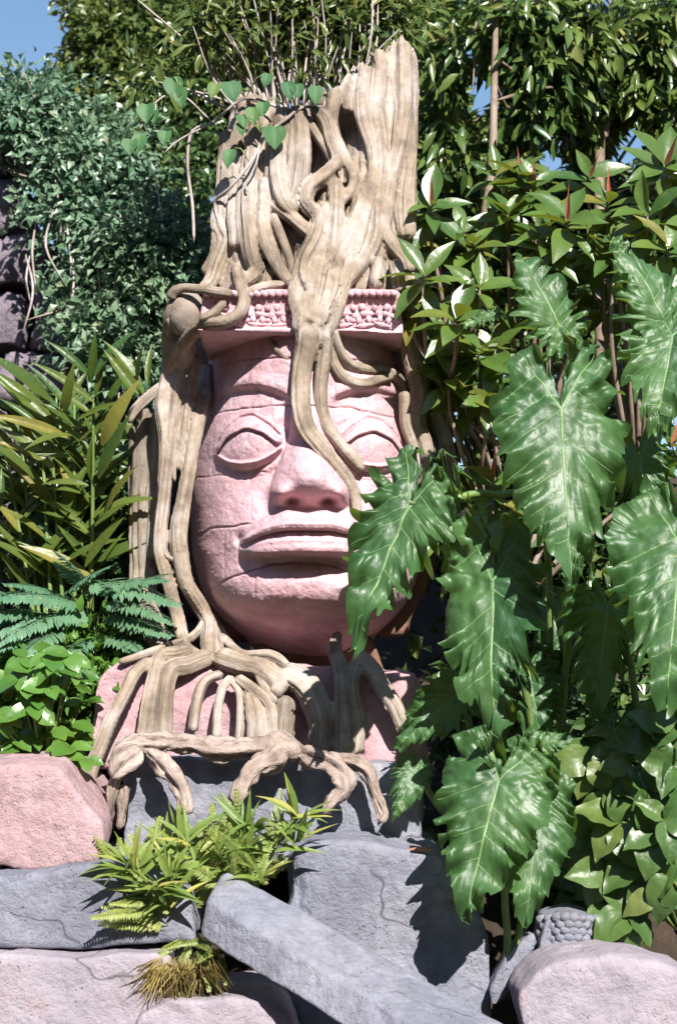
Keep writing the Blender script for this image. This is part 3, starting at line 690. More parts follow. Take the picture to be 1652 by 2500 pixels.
for r, dp in (([(140, 780, 58), (130, 900, 64), (105, 1050, 62), (92, 1250, 62), (90, 1450, 62), (100, 1650, 58), (140, 1850, 56), (200, 1960, 40)], [-.05, -.12, -.1, .2]),
              ([(62, 860, 30), (50, 1050, 28), (56, 1372, 28), (62, 1650, 28), (60, 1850, 24)], [-.1, -.15, .0]),
              ([(180, 800, 42), (180, 1000, 44), (150, 1250, 40), (140, 1500, 40)], [.0, -.06, -.05])):
    root(r, dep=dp, mat=BARKG, **Z3)
for r, of in (([(195, 330, 8), (205, 400, 12), (245, 425, 12), (275, 445, 8)], 2.5), ([(395, 690, 16), (370, 750, 20), (320, 800, 22), (230, 835, 22), (150, 860, 20), (60, 890, 18), (-20, 915, 16)], 1.4),
              ([(440, 720, 22), (500, 820, 25), (580, 880, 25), (700, 880, 26), (760, 910, 24), (815, 962, 14)], .8), ([(440, 880, 50), (560, 920, 50), (640, 940, 45), (700, 980, 48), (740, 1040, 38)], .6),
              ([(430, 880, 40), (310, 930, 42), (235, 950, 45), (203, 1060, 42), (192, 1240, 45), (185, 1330, 40)], .8), ([(330, 850, 30), (250, 870, 35), (180, 890, 38), (152, 1000, 40), (130, 1120, 38), (105, 1290, 38)], .5),
              ([(140, 900, 25), (60, 960, 32), (10, 1060, 32), (-60, 1200, 32), (-110, 1330, 34), (-150, 1430, 36), (-160, 1520, 30)], .7), ([(480, 970, 22), (400, 1000, 24), (360, 1080, 26), (335, 1250, 26)], .8),
              ([(530, 985, 22), (480, 1030, 22), (456, 1130, 22), (448, 1290, 22)], .8), ([(510, 990, 18), (558, 1060, 22), (562, 1180, 22), (552, 1300, 20)], .8),
              ([(540, 985, 25), (640, 1060, 28), (700, 1120, 28), (722, 1290, 28)], 1.0), ([(610, 1050, 35), (640, 1180, 46), (638, 1310, 46)], .4), ([(680, 1120, 30), (690, 1300, 34)], .5),
              ([(640, 915, 30), (700, 960, 44), (760, 1000, 38), (720, 1080, 34)], 1.0), ([(640, 910, 20), (655, 980, 22), (690, 1050, 22), (735, 1110, 22)], 1.9),
              ([(760, 960, 54), (860, 1010, 62), (920, 1100, 64), (950, 1200, 60), (940, 1350, 56)], .2), ([(780, 1080, 46), (765, 1240, 50), (760, 1330, 50)], .0),
              ([(1030, 770, 24), (1012, 850, 34), (1040, 950, 40), (1055, 1100, 50), (1062, 1250, 56), (1050, 1390, 52)], .5), ([(1110, 860, 34), (1190, 950, 40), (1250, 1050, 38), (1300, 1120, 36), (1350, 1240, 30)], .6),
              ([(1125, 880, 26), (1100, 1050, 30), (1130, 1200, 30), (1120, 1350, 26)], .6), ([(420, 930, 30), (360, 880, 26), (300, 830, 22), (270, 740, 24)], .4)):
    root(r, off=of, mat=BARK if of != 0 else BARKG, **Z4)
# right flank
for r, dp in (([(1350, 420, 42), (1385, 560, 46), (1420, 700, 46), (1400, 850, 46), (1440, 960, 44), (1450, 1150, 44)], [.25, .2, .15, .1]), ([(1345, 690, 26), (1352, 850, 28), (1392, 980, 26), (1400, 1150, 26)], [.3, .25, .2]),
              ([(1420, 480, 36), (1500, 600, 44), (1480, 750, 44), (1530, 900, 44), (1560, 1080, 44), (1560, 1300, 44)], [.1, .05, .0]), ([(1380, 80, 40), (1390, 250, 46), (1400, 420, 50), (1440, 560, 44)], [.1, .2, .15])):
    root(r, dep=dp, **Z3)

def fuse_roots(voxel=0.008, it=4):
    Vs, Fl, o = [TVc], [[list(map(int, f)) for f in TF] + [list(map(int, f)) for f in TFT]], len(TVc)
    C, cid, cs, cr = [], [], [], []
    frames = []
    for k, (p4, seed, mat) in enumerate(FUSE):
        V, Fc, UV = tube_mesh(p4, nseg=14, flute=.10, lump=.10, seed=seed, step=.02)
        Vs.append(V); Fl.append([[int(a) + o for a in f] for ff in Fc for f in ff]); o += len(V)
        c = catmull(p4, .02); ln = np.concatenate([[0], np.cumsum(np.linalg.norm(np.diff(c[:, :3], axis=0), axis=1))])
        tn = np.gradient(c[:, :3], axis=0); tn /= np.linalg.norm(tn, axis=1)[:, None] + 1e-9
        C.append(c[:, :3]); cid.append(np.full(len(c), k)); cs.append(ln); cr.append(c[:, 3]); frames.append(tn)
    me = bpy.data.meshes.new('fuse'); me.from_pydata(np.vstack(Vs).tolist(), [], [f for l in Fl for f in l])
    ob = bpy.data.objects.new('fuse', me); COL.objects.link(ob)
    md = ob.modifiers.new('r', 'REMESH'); md.mode = 'VOXEL'; md.voxel_size = voxel
    ms = ob.modifiers.new('s', 'SMOOTH'); ms.factor = .5; ms.iterations = it
    m2 = bpy.data.meshes.new_from_object(ob.evaluated_get(bpy.context.evaluated_depsgraph_get()))
    bpy.data.objects.remove(ob); bpy.data.meshes.remove(me)
    nv = len(m2.vertices); V = np.empty(nv * 3, np.float32); m2.vertices.foreach_get('co', V); V = V.reshape(-1, 3).astype(float)
    Nn = np.empty(nv * 3, np.float32); m2.vertices.foreach_get('normal', Nn); Nn = Nn.reshape(-1, 3).astype(float)
    npoly = len(m2.polygons); lv = np.empty(len(m2.loops), np.int32); m2.loops.foreach_get('vertex_index', lv)
    Q = lv.reshape(-1, 4); bpy.data.meshes.remove(m2)
    C = np.vstack(C); cid = np.concatenate(cid); cs = np.concatenate(cs); cr = np.concatenate(cr); tn = np.vstack(frames)
    # nearest centre line (distance relative to its radius), by chunks
    best = np.empty(nv, int); bd = np.empty(nv)
    order = np.argsort(C[:, 2]); Cs = C[order]; zs = Cs[:, 2]
    vo = np.argsort(V[:, 2])
    for a in range(0, nv, 1500):
        ix = vo[a:a + 1500]; z0, z1 = V[ix[0], 2] - .22, V[ix[-1], 2] + .22
        l, h = np.searchsorted(zs, z0), np.searchsorted(zs, z1)
        if h - l < 1: l, h = 0, len(zs)
        oo = order[l:h]; d = np.linalg.norm(V[ix][:, None, :] - C[oo][None], axis=2) / (cr[oo][None] + .004)
        m = d.argmin(1); best[ix] = oo[m]; bd[ix] = d[np.arange(len(ix)), m]
    own = np.where(bd > 1.75, -1, cid[best])
    T = tn[best]; rel = V - C[best]; e1 = np.array([0, -1.0, 0]) - T * (T @ np.array([0, -1.0, 0]))[:, None]; e1 /= np.linalg.norm(e1, axis=1)[:, None] + 1e-6
    e2 = np.cross(T, e1); ang = np.arctan2((rel * e2).sum(1), (rel * e1).sum(1)); rad = cr[best]
    sd_ = np.array([f[1] for f in FUSE])[cid[best]]; ss = cs[best]
    ang = np.where(own < 0, V[:, 0] * 14, ang); ss = np.where(own < 0, V[:, 2], ss); rad = np.where(own < 0, .06, rad)
    ca, sa = np.cos(ang), np.sin(ang)
    d = .17 * vnoise(ca * 1.9 + sd_, sa * 1.9, ss * 2.2) + .115 * (1 - 2.2 * np.abs(vnoise(ca * 3.4 + sd_ * 2, sa * 3.4, ss * 1.6))) + .05 * vnoise(ca * 8 + sd_, sa * 8, ss * 3)
    V = V + Nn * (d * np.minimum(rad, .07))[:, None]
    px, py = unproj_px(V)
    top = smooth(330, 120, py) + .6 * smooth(290, 240, py) * smooth(700, 640, px)
    V[:, 2] += top * np.clip(Nn[:, 2], 0, 1) * (.028 * vnoise(V[:, 0] * 55, V[:, 1] * 55) + .012 * vnoise(V[:, 0] * 140, V[:, 1] * 140))
    A_, B_, C_, D_ = V[Q[:, 0]], V[Q[:, 1]], V[Q[:, 2]], V[Q[:, 3]]; fn = np.cross(C_ - A_, D_ - B_)
    VN = np.zeros_like(V)
    for c_ in range(4): np.add.at(VN, Q[:, c_], fn)
    VN /= np.linalg.norm(VN, axis=1)[:, None] + 1e-12
    UV = np.stack([np.abs(ang) * rad, ss + sd_ * .37], -1); UV[own < 0] = np.stack([V[own < 0, 0], V[own < 0, 2]], -1)
    fo = own[Q]; fo = np.where(fo[:, 0] == fo[:, 1], fo[:, 0], np.where(fo[:, 2] == fo[:, 3], fo[:, 2], fo[:, 0]))
    for k in np.unique(fo):
        if k < 0: continue
        idx = np.where(fo == k)[0]; par = {}
        def find(a):
            while par.setdefault(a, a) != a: par[a] = par[par[a]]; a = par[a]
            return a
        for f in Q[idx].tolist():
            a = find(f[0])
            for b in f[1:]: par[find(b)] = a
        rt = np.array([find(a) for a in Q[idx, 0].tolist()]); uu, cc = np.unique(rt, return_counts=True)
        fo[idx[rt != uu[cc.argmax()]]] = -1
    for k in np.unique(fo):
        fq = Q[fo == k]
        if k >= 0 and len(fq) < 1: fq = fq[:0]
        if not len(fq): continue
        if k < 0:
            par = {}
            for f in fq.tolist():
                a = find(f[0])
                for b in f[1:]: par[find(b)] = a
            rt = np.array([find(a) for a in fq[:, 0].tolist()]); uu, cc = np.unique(rt, return_counts=True)
            for q_ in uu:
                if q_ == uu[cc.argmax()]: continue
                f2 = fq[rt == q_]; u, inv = np.unique(f2, return_inverse=True)
                o3 = build('bark_plate', V[u], inv.reshape(f2.shape), BARK, tree, True, UV[u]); o3.data.normals_split_custom_set_from_vertices(VN[u].astype(np.float32))
            fq = fq[rt == uu[cc.argmax()]]
        u, inv = np.unique(fq, return_inverse=True)
        uvk = UV[u].copy(); fo_ = np.where(own[u] != k)[0]        # vertices on the rim take this root's own bark coordinates
        if len(fo_):
            if k < 0: uvk[fo_] = np.stack([V[u][fo_, 0], V[u][fo_, 2]], -1)
            else:
                ck = np.where(cid == k)[0]; vv_ = V[u][fo_]
                nb_ = ck[np.linalg.norm(vv_[:, None] - C[ck][None], axis=2).argmin(1)]
                T_ = tn[nb_]; r_ = vv_ - C[nb_]; a1 = np.array([0, -1.0, 0]) - T_ * (T_ @ np.array([0, -1.0, 0]))[:, None]; a1 /= np.linalg.norm(a1, axis=1)[:, None] + 1e-6
                an_ = np.arctan2((r_ * np.cross(T_, a1)).sum(1), (r_ * a1).sum(1)); uvk[fo_] = np.stack([np.abs(an_) * cr[nb_], cs[nb_] + FUSE[k][1] * .37], -1)
        o2 = build('trunk' if k < 0 else 'root', V[u], inv.reshape(fq.shape), BARK if k < 0 else FUSE[k][2], tree, True, uvk)
        o2.data.normals_split_custom_set_from_vertices(VN[u].astype(np.float32))
    return
fuse_roots()

# ================================================================== PLINTH AND ROCKS
tag(rock('stone_plinth', [([(222, 1690), (245, 1640), (300, 1612), (640, 1615), (1010, 1640), (1035, 1700), (1040, 1870), (215, 1870)], -0.40, 0.6, 0.98, 0)], PINKR, None, 0.022, 3, 0.02, 3.0, 1.0, 0.03), 'rough pink stone plinth under the head, gripped by roots', 'plinth')
tag(rock('stone_slab', [([(300, 1868), (330, 1838), (700, 1850), (1000, 1862), (1040, 1890), (1040, 2130), (300, 2130)], -0.58, 0.4, 0.98, 0)], GREY, None, 0.024, 3, 0.018, 2.5, 4.0, 0.02), 'grey stone slab below the pink plinth, behind the gnarled root', 'stone slab')
tag(rock('boulder', [([(-140, 1890), (60, 1872), (140, 1880), (205, 1955), (245, 2005), (252, 2060), (236, 2105), (60, 2130), (10, 2115), (-140, 2120)], -1.0, -0.35, 0.96, 0.10)], PINKP, None, 0.016, 2, 0.014, 2.2, 7.0, 0.03), 'pink flat-topped boulder resting on the grey block left of the ferns', 'boulder')
tag(rock('stone', [([(-80, 1800), (10, 1828), (44, 1872), (40, 1930), (-80, 1940)], -0.62, -0.2, 0.95, 0.03)], PINKR, None, 0.02, 3, 0.012, 3, 9.0), 'small pink stone peeking out behind the flat-topped pink boulder', 'stone')
tag(rock('stone_block', [([(-140, 2140), (110, 2128), (250, 2108), (330, 2110), (470, 2170), (480, 2300), (330, 2312), (180, 2325), (60, 2318), (-140, 2315)], -1.12, -0.4, 0.98, 0.06)], GREY, None, 0.017, 2, 0.012, 2.4, 11.0, 0.03), 'grey stone block under the pink boulder, fern shadow on its face', 'stone block')
tag(rock('stone_block', [([(-140, 2335), (60, 2330), (180, 2340), (300, 2322), (420, 2330), (430, 2580), (-140, 2640)], -1.2, -0.5, 0.98, 0.05)], PALE, None, 0.018, 2, 0.012, 2.4, 13.0, 0.03), 'pale pinkish stone block lowest in the wall beside the dry grass', 'stone block')
tag(rock('stone', [([(330, 2480), (400, 2440), (660, 2442), (700, 2465), (760, 2620), (300, 2620)], -1.3, -0.7, 0.98, 0.03)], PALE, None, 0.022, 3, 0.014, 2.6, 15.0), 'low pale stone between the dry grass and the fallen beam', 'stone')
tag(rock('stone_block', [([(705, 2090), (760, 2062), (900, 2060), (1060, 2078), (1100, 2110), (1120, 2200), (1180, 2240), (1200, 2300), (1198, 2620), (700, 2620)], -0.95, -0.3, 0.97, 0.04)], GREY, None, 0.017, 2, 0.014, 2.4, 17.0, 0.05), 'large weathered grey stone block behind the fallen beam', 'stone block')
def beam():
    cn = [[(548, 2114, -1.06), (1400, 2592, -1.66)], [(503, 2196, -1.25), (1330, 2690, -1.95)], [(486, 2284, -1.25), (1150, 2700, -1.90)], [(556, 2250, -1.02), (1260, 2680, -1.50)]]
    A = [np.array(P(*c[0])) for c in cn]; B = [np.array(P(*c[1])) for c in cn]; ns, ne = 150, 18
    ring = []
    for e in range(4):
        for k in range(ne): ring.append((e, k / ne))
    V = np.zeros((ns, len(ring), 3))
    cen0 = sum(A) / 4; cen1 = sum(B) / 4
    for i in range(ns):
        t = i / (ns - 1); C = [A[e] + (B[e] - A[e]) * t for e in range(4)]; ce = cen0 + (cen1 - cen0) * t
        shr = 1 - .10 * max(0, 1 - i / 3.0) ** 2
        for q, (e, f) in enumerate(ring):
            p = C[e] + (C[(e + 1) % 4] - C[e]) * f
            rd = 1 - .055 * max(0, 1 - min(f, 1 - f) / .09) ** 2      # soften the corner
            V[i, q] = ce + (p - ce) * rd * shr
    V = V.reshape(-1, 3); nr = len(ring)
    d = (V - np.repeat(np.linspace(0, 1, ns)[:, None] * (cen1 - cen0) + cen0, nr, 0)); d /= np.linalg.norm(d, axis=1)[:, None]
    am = .012 * fbm(V[:, 0] * 3, V[:, 1] * 3, V[:, 2] * 3, 4) + .005 * fbm(V[:, 0] * 14, V[:, 1] * 14, V[:, 2] * 14, 3) - .03 * np.clip(fbm(V[:, 0] * 6 + 4, V[:, 1] * 6, V[:, 2] * 6, 3) - .5, 0, 1)
    V = V + d * am[:, None]
    i = np.arange(ns - 1)[:, None] * nr; j = np.arange(nr)[None, :]; j2 = (j + 1) % nr
    Fq = np.stack([i + j, i + nr + j, i + nr + j2, i + j2], -1).reshape(-1, 4)
    n0 = len(V); V = np.vstack([V, V[:nr].mean(0), V[-nr:].mean(0)]); a = np.arange(nr); b = (a + 1) % nr
    Ft = np.concatenate([np.stack([a, b, np.full(nr, n0)], -1), np.stack([n0 - nr + b, n0 - nr + a, np.full(nr, n0 + 1)], -1)])
    return build('stone_beam', V, [Fq, Ft], GREY, None, True)
tag(beam(), 'long grey squared stone beam lying diagonally, fallen against the blocks', 'stone beam')
tag(rock('boulder', [([(1255, 2450), (1262, 2425), (1310, 2375), (1360, 2352), (1480, 2338), (1600, 2350), (1720, 2390), (1760, 2640), (1300, 2640)], -1.5, -1.05, 0.9, 0.03)], PALE, None, 0.022, 4, 0.014, 2.0, 21.0), 'smooth pale boulder in front of the curl-carved stone', 'boulder')
tag(rock('stone', [([(1192, 2420), (1240, 2330), (1300, 2280), (1308, 2300), (1270, 2380), (1225, 2450), (1200, 2460)], -1.05, -0.85, 0.95, 0.0)], GREY, None, 0.012, 2, 0.008, 5, 23.0), 'thin grey stone shard leaning beside the large weathered block', 'stone')
# carved stone with rows of curls
cv = thing('carved_stone', 'grey stone head fragment carved with rows of round curls', 'carving', P(1395, 2400, -1.05))
rock('fragment', [([(1318, 2290), (1330, 2245), (1400, 2228), (1450, 2240), (1470, 2290), (1465, 2360), (1450, 2420), (1320, 2420), (1310, 2340)], -1.08, -0.8, 0.95, 0.02)], GREY, cv, 0.014, 3, 0.006, 4, 25.0)
curl = lump_mesh('curl', GREY, [((0, 0, 0), (.025, .026, .019))], 10, 8, 0.12)
for r in range(5):
    for c in range(8):
        xx = 1322 + c * 19 + (r % 2) * 9; yv = 2242 + r * 16 + 3 * math.cos(c)
        if xx > 1462: continue
        link('curl', curl, cv, None, Matrix.Translation(P(xx, yv, -1.10 + 0.00006 * (xx - 1395) ** 2 * 0.3)))

# gnarled root
gn = thing('gnarled_root', 'twisted pale gnarled dead root lying over the grey slab', 'root', P(600, 1880, -0.62))
def gnr(pts, o, sc, dep=(.66, .66)):
    root(pts, off=0.5, o=o, sc=sc, mat=GNARL, dep=dep, parent=gn, name='branch', flute=.26, lump=.3, knob=.42, nseg=34)
gnr([(520, 700, 28), (560, 630, 40), (620, 605, 44), (720, 590, 40), (850, 595, 42), (950, 620, 45), (1050, 625, 45), (1200, 612, 45), (1320, 610, 54), (1400, 660, 46)], (0, 1500), 1.898)
gnr([(650, 620, 42), (600, 670, 44), (550, 720, 40), (520, 760, 26)], (0, 1500), 1.898, (.68, .74))
gnr([(540, 740, 20), (520, 800, 20), (510, 900, 18), (500, 960, 14)], (0, 1500), 1.898, (.70, .66))
gnr([(690, 630, 34), (760, 710, 40), (820, 770, 38), (855, 860, 32), (850, 930, 26)], (0, 1500), 1.898, (.68, .76, .8))
gnr([(1340, 630, 52), (1250, 680, 50), (1180, 720, 42), (1120, 800, 38), (1090, 880, 30)], (0, 1500), 1.898, (.68, .74, .8))
gnr([(1380, 640, 40), (1470, 670, 46), (1540, 700, 44), (1590, 750, 40), (1590, 820, 36), (1540, 870, 30), (1500, 930, 22)], (0, 1500), 1.898, (.68, .74, .76))
gnr([(-40, 930, 28), (50, 925, 28), (150, 950, 30), (192, 1000, 28), (212, 1080, 26), (245, 1170, 24), (230, 1210, 18)], (800, 1350), 1.84, (.66, .70, .72))
gnr([(570, 310, 22), (562, 420, 20), (548, 520, 14)], (0, 1750), 1.889, (.66, .68))

# ================================================================== STONE WALL at the left
wl = thing('stone_wall', 'dark rugged wall of coarse stone blocks behind the vines', 'wall', (P(60, 1500, 1.3).x, 1.6, 0.9))
zr = P(0, 2000, 1.4).z; row = 0; yb_ = 1900
while yb_ > 330:
    hgt = random.uniform(118, 150); xx = -330 - random.uniform(0, 100)
    while xx < 470:
        wd = random.uniform(170, 300); top = yb_ - hgt
        if not (yb_ < 720 and xx + wd > 215):
            rock('block', [([(xx + 5, top + 5), (xx + wd - 5, top + 5), (xx + wd - 5, yb_ - 4), (xx + 5, yb_ - 4)], 1.35 + random.uniform(-.05, .05), 1.9, 1.0, 0)], WALLM, wl, 0.035, 2, 0.05, 4.5, random.random() * 30, 0.05)
        xx += wd
    yb_ -= hgt

# ================================================================== PHILODENDRONS
def philo_leaf(seed, droop=.35, fold=.25, ruff=.10, lobes=6, lobeamp=.22, wide=1.0):
    g = np.random.default_rng(seed); NA = 300
    phi = np.radians([0, 8, 18, 32, 52, 75, 98, 118, 137, 152, 163, 172, 179])
    rr = np.array([1.0, .84, .68, .55, .46, .41, .39, .42, .48, .52, .47, .28, .05])
    ph = np.linspace(0, np.radians(179), NA); r0 = sinterp(ph, phi, rr, .03)
    xx = r0 * np.sin(ph) * wide; y_ = r0 * np.cos(ph)
    arc = np.concatenate([[0], np.cumsum(np.hypot(np.diff(xx), np.diff(y_)))]); arc /= arc[-1]
    SL = .62; jo = {-1: g.random() * 9, 1: g.random() * 9 + 20}
    def phase(x, y, sg):
        w = y - SL * np.abs(x) / wide
        return lobes * .95 * w + .9 * vnoise(w * 3 + np.where(sg < 0, jo[-1], jo[1]), np.full_like(w, seed)) + np.where(sg < 0, .0, .45)
    sides = {}
    for sgn in (-1, 1):
        p = phase(xx * sgn, y_, sgn); frac = p - np.floor(p); cut = .5 + .5 * np.cos(2 * np.pi * frac)
        la = lobeamp * (.30 + 2.0 * arc + .7 * vnoise(arc * 7, np.full_like(arc, seed + sgn))) * smooth(0, .10, arc)
        r = r0 * (1 + .04 - la * cut ** 1.3 + .03 * vnoise(arc * 40, np.full_like(arc, seed + sgn)) * smooth(0, .1, arc) + .02 * vnoise(arc * 110, np.full_like(arc, seed + sgn)) * smooth(0, .1, arc))
        sides[sgn] = r
    twist = g.uniform(-.25, .25); c1 = g.uniform(-.12, .12)
    def zf(x, y):
        sg = np.where(x < 0, -1, 1); a = np.arctan2(np.abs(x) / wide, y); rad = np.hypot(x / wide, y)
        r1 = np.where(sg < 0, np.interp(a, ph, sides[-1]), np.interp(a, ph, sides[1])); ar = np.interp(a, ph, arc)
        rho = np.clip(rad / np.maximum(r1, .03), 0, 1.05); p = phase(x, y, sg); fr_ = p - np.floor(p)
        z = fold * np.abs(x) - droop * np.where(y > 0, y * y, .5 * y * y) - .45 * x * x + c1 * np.sin(y * 5) * .3
        nx = np.minimum(np.abs(x) * 7, 1)
        z = z + nx * (.019 * np.sin(np.pi * fr_) * -1 * (.3 + 1.6 * rho * ar) + .006 * np.exp(-((fr_ - .5) / .10) ** 2) * -1)
        z = z + ruff * rho ** 5 * np.sin(2 * np.pi * (p * .8 + .6 * vnoise(p * .7, sg * 3.0 + seed))) * np.minimum(rad * 3, 1)
        z = z + .030 * rho ** 5 * vnoise(p * 3.0, sg * 5.0 + seed) + .016 * vnoise(x * 9, y * 9, seed) + (.004 + .010 * ar) * vnoise(x * 24, y * 24, seed + 3)
        return z + twist * x * y
    nr_ = 26; Vs, Fs = [], []
    rho = np.linspace(0, 1, nr_) ** .8; off = 0
    for sgn in (-1, 1):
        r = sides[sgn]
        Pm, Rm = np.meshgrid(np.arange(NA), rho, indexing='ij')
        X = sgn * np.sin(ph[Pm]) * r[Pm] * Rm * wide; Y = np.cos(ph[Pm]) * r[Pm] * Rm
        X = X + 1e-5 * sgn
        Vs.append(np.stack([X, Y, zf(X, Y)], -1).reshape(-1, 3))
        i = np.arange(NA - 1)[:, None] * nr_; j = np.arange(nr_ - 1)[None, :]
        f = np.stack([i + j, i + j + 1, i + nr_ + j + 1, i + nr_ + j], -1).reshape(-1, 4)
        Fs.append((f if sgn > 0 else f[:, ::-1]) + off); off += NA * nr_
    V = np.vstack(Vs); Fq = np.vstack(Fs)
    vv, vf = [], []; o = 0
    def strip(c, w0, w1, up_=.005):
        nonlocal o
        c = np.asarray(c, float); n = len(c); t = np.linspace(0, 1, n)[:, None]
        d = np.gradient(c, axis=0); nn = np.stack([-d[:, 1], d[:, 0]], -1); nn /= np.linalg.norm(nn, axis=1)[:, None] + 1e-9
        w_ = w0 + (w1 - w0) * t; pts = []
        for kx, up in ((-1, .0005), (0, up_), (1, .0005)):
            q = c + nn * w_ * kx; pts.append(np.column_stack([q, zf(q[:, 0], q[:, 1]) + up]))
        A = np.stack(pts, 1).reshape(-1, 3); vv.append(A)
        i = np.arange(n - 1)[:, None] * 3; j = np.arange(2)[None, :]
        vf.append(np.stack([i + j, i + j + 1, i + 3 + j + 1, i + 3 + j], -1).reshape(-1, 4) + o); o += len(A)
    t = np.linspace(0, .98, 40)
    strip(np.column_stack([t * 0, t]), .011, .003, .006)
    for sgn in (-1, 1):
        r = sides[sgn]; bx, by = sgn * .5 * wide, -.866
        t = np.linspace(0, .46, 20); strip(np.column_stack([bx * t, by * t]), .008, .002)
        wg = np.linspace(-.6, .85, 600); pg = lobes * .95 * wg + .9 * vnoise(wg * 3 + jo[sgn], np.full_like(wg, seed)) + (.0 if sgn < 0 else .45)
        for k in range(int(math.floor(pg.min())), int(math.ceil(pg.max()))):
            q = np.where(np.diff(np.sign(pg - (k + .5))) != 0)[0]
            if not len(q): continue
            w0 = wg[q[0]]
            if w0 >= 0: sx, sy = 0.0, w0
            else:
                tt = -w0 / (.866 + SL * .5); sx, sy = bx * tt, by * tt
            L = np.linspace(0, .75, 60); cx = sx + sgn * L * wide; cy = sy + SL * L
            a = np.arctan2(np.abs(cx) / wide, cy); ins = np.hypot(cx / wide, cy) < .94 * np.interp(a, ph, r)
            n = int(np.argmin(ins)) if not ins.all() else len(L)
            if n > 5: strip(np.column_stack([cx[:n], cy[:n]]), .0042, .0012, .004)
    return V, Fq, np.vstack(vv), np.vstack(vf)
PHN = [0]
def philo(parent, att, tip, ya, yt_, facing=(0.15, -1, .55), wide=1.0, stalk=None, **kw):
    """att / tip: source pixels with depths ya, yt_"""
    PHN[0] += 1
    V, Fq, vv, vf = philo_leaf(PHN[0] * 7 + 3, wide=wide, **kw)
    a = P(att[0], att[1], ya); b = P(tip[0], tip[1], yt_)
    dr = kw.get('droop', .35); L = (b - a).length / math.sqrt(1 + dr * dr)
    y = (b - a).normalized(); n = Vector(facing); n = (n - y * n.dot(y)).normalized()
    ang = math.atan(dr); d = Matrix.Rotation(ang, 3, y.cross(n)) @ y       # aim a little up so the drooping tip lands on b
    mw = orient(a, d, n, L)
    R = np.array(mw.to_3x3()); T = np.array(mw.translation)
    lf = build('leaf', V @ R.T + T, Fq, L_PHILO, parent)
    build('vein', vv @ R.T + T, vf, L_VEIN, lf)
    if stalk:
        pts = [list(a) + [.013]] + [list(P(*q)) + [.015] for q in stalk]
        tube('stalk', pts, GSTEM, parent, nseg=8, flute=.02, lump=.03, step=.04)
pA = thing('philodendron', 'tall philodendron with huge ruffled lobed leaves beside the stone face', 'plant', P(1330, 2150, -0.3))
philo(pA, (1368, 1001), (1392, 1432), -1.30, -1.42, (-.05, -1, .35), .96, [(1400, 1100, -1.05), (1390, 1500, -.7), (1330, 2100, -.3)], droop=.18, fold=.05)
philo(pA, (1000, 1228), (862, 1592), -1.18, -1.30, (-.30, -1, .75), .84, [(1085, 1224, -1.1), (1200, 1207, -1.0), (1330, 1300, -.7), (1340, 2100, -.3)], droop=.15, fold=.2)
philo(pA, (1202, 1421), (1210, 1875), -1.12, -1.22, (-.35, -.85, -.1), .80, [(1240, 1500, -.9), (1300, 1800, -.6), (1330, 2120, -.3)], droop=.2, fold=.1)
philo(pA, (1362, 790), (1262, 618), -1.05, -1.0, (.1, -.75, .8), 1.25, [(1400, 1000, -.8), (1360, 2100, -.3)], droop=.15, fold=.1, lobeamp=.28)
philo(pA, (1200, 770), (1130, 800), -0.8, -.8, (.1, -.75, .8), 1.0, None, droop=.15)
pB = thing('philodendron', 'philodendron with pale sunlit ruffled leaves reaching over the broad-leaved creeper', 'plant', P(1640, 2150, -0.4))
philo(pB, (1622, 790), (1492, 572), -1.15, -1.1, (.0, -.7, .8), 1.05, [(1660, 1000, -.8), (1650, 2100, -.4)], droop=.15, fold=.1, lobeamp=.28)
philo(pB, (1640, 820), (1600, 1075), -1.2, -1.35, (-.2, -.9, .6), 1.15, [(1690, 1000, -.8), (1650, 2100, -.4)], droop=.3, fold=.2)
philo(pB, (1660, 1330), (1625, 1735), -1.3, -1.5, (-.15, -.8, .75), 1.05, [(1720, 1500, -.9), (1650, 2100, -.4)], droop=.2, fold=.1, lobeamp=.16)
philo(pB, (1482, 1475), (1447, 1755), -.85, -.95, (.1, -.8, .8), 1.0, [(1520, 1500, -.6), (1600, 2100, -.4)], droop=.15, fold=.15, lobeamp=.34)
philo(pB, (1560, 1120), (1590, 1330), -.7, -.7, (-.2, -.8, .5), 1.0, [(1600, 1300, -.5), (1640, 2100, -.4)], droop=.2)
pC = thing('philodendron', 'low philodendron with two glossy broad leaves hanging in front of the large grey block', 'plant', P(1236, 2440, -1.0))
philo(pC, (1216, 1905), (1134, 2243), -1.25, -1.35, (-.10, -.9, .75), 1.08, [(1228, 1990, -1.12), (1232, 2200, -1.02), (1238, 2300, -1.02), (1230, 2440, -1.0)], droop=.12, fold=.10, lobeamp=.14)
philo(pC, (1309, 1980), (1283, 2260), -1.12, -1.22, (.15, -.85, .9), .9, [(1300, 2100, -1.03), (1262, 2300, -1.0), (1240, 2440, -1.0)], droop=.15, fold=.12, lobeamp=.12)
pD = thing('philodendron', 'shaded philodendron with deep green leaves beneath the ruffled ones, near the plinth', 'plant', P(1180, 2020, -0.35))
for a, b, ya in (((1120, 1690), (965, 1830), -.75), ((1290, 1640), (1330, 1840), -.6), ((1390, 1830), (1330, 1960), -.7), ((1180, 1290), (1080, 1450), -.75), ((1500, 1780), (1440, 1960), -.55), ((1330, 1480), (1400, 1660), -.45), ((1010, 1880), (960, 2000), -.72), ((1280, 1830), (1400, 1800), -.8)):
    philo(pD, a, b, ya, ya - .05, (random.uniform(-.4, .3), -.8, random.uniform(.2, .8)), 1.0, [((a[0] + 1190) / 2, a[1] + 120, ya + .25), (1185, 2000, -.35)], droop=.25, fold=.2)

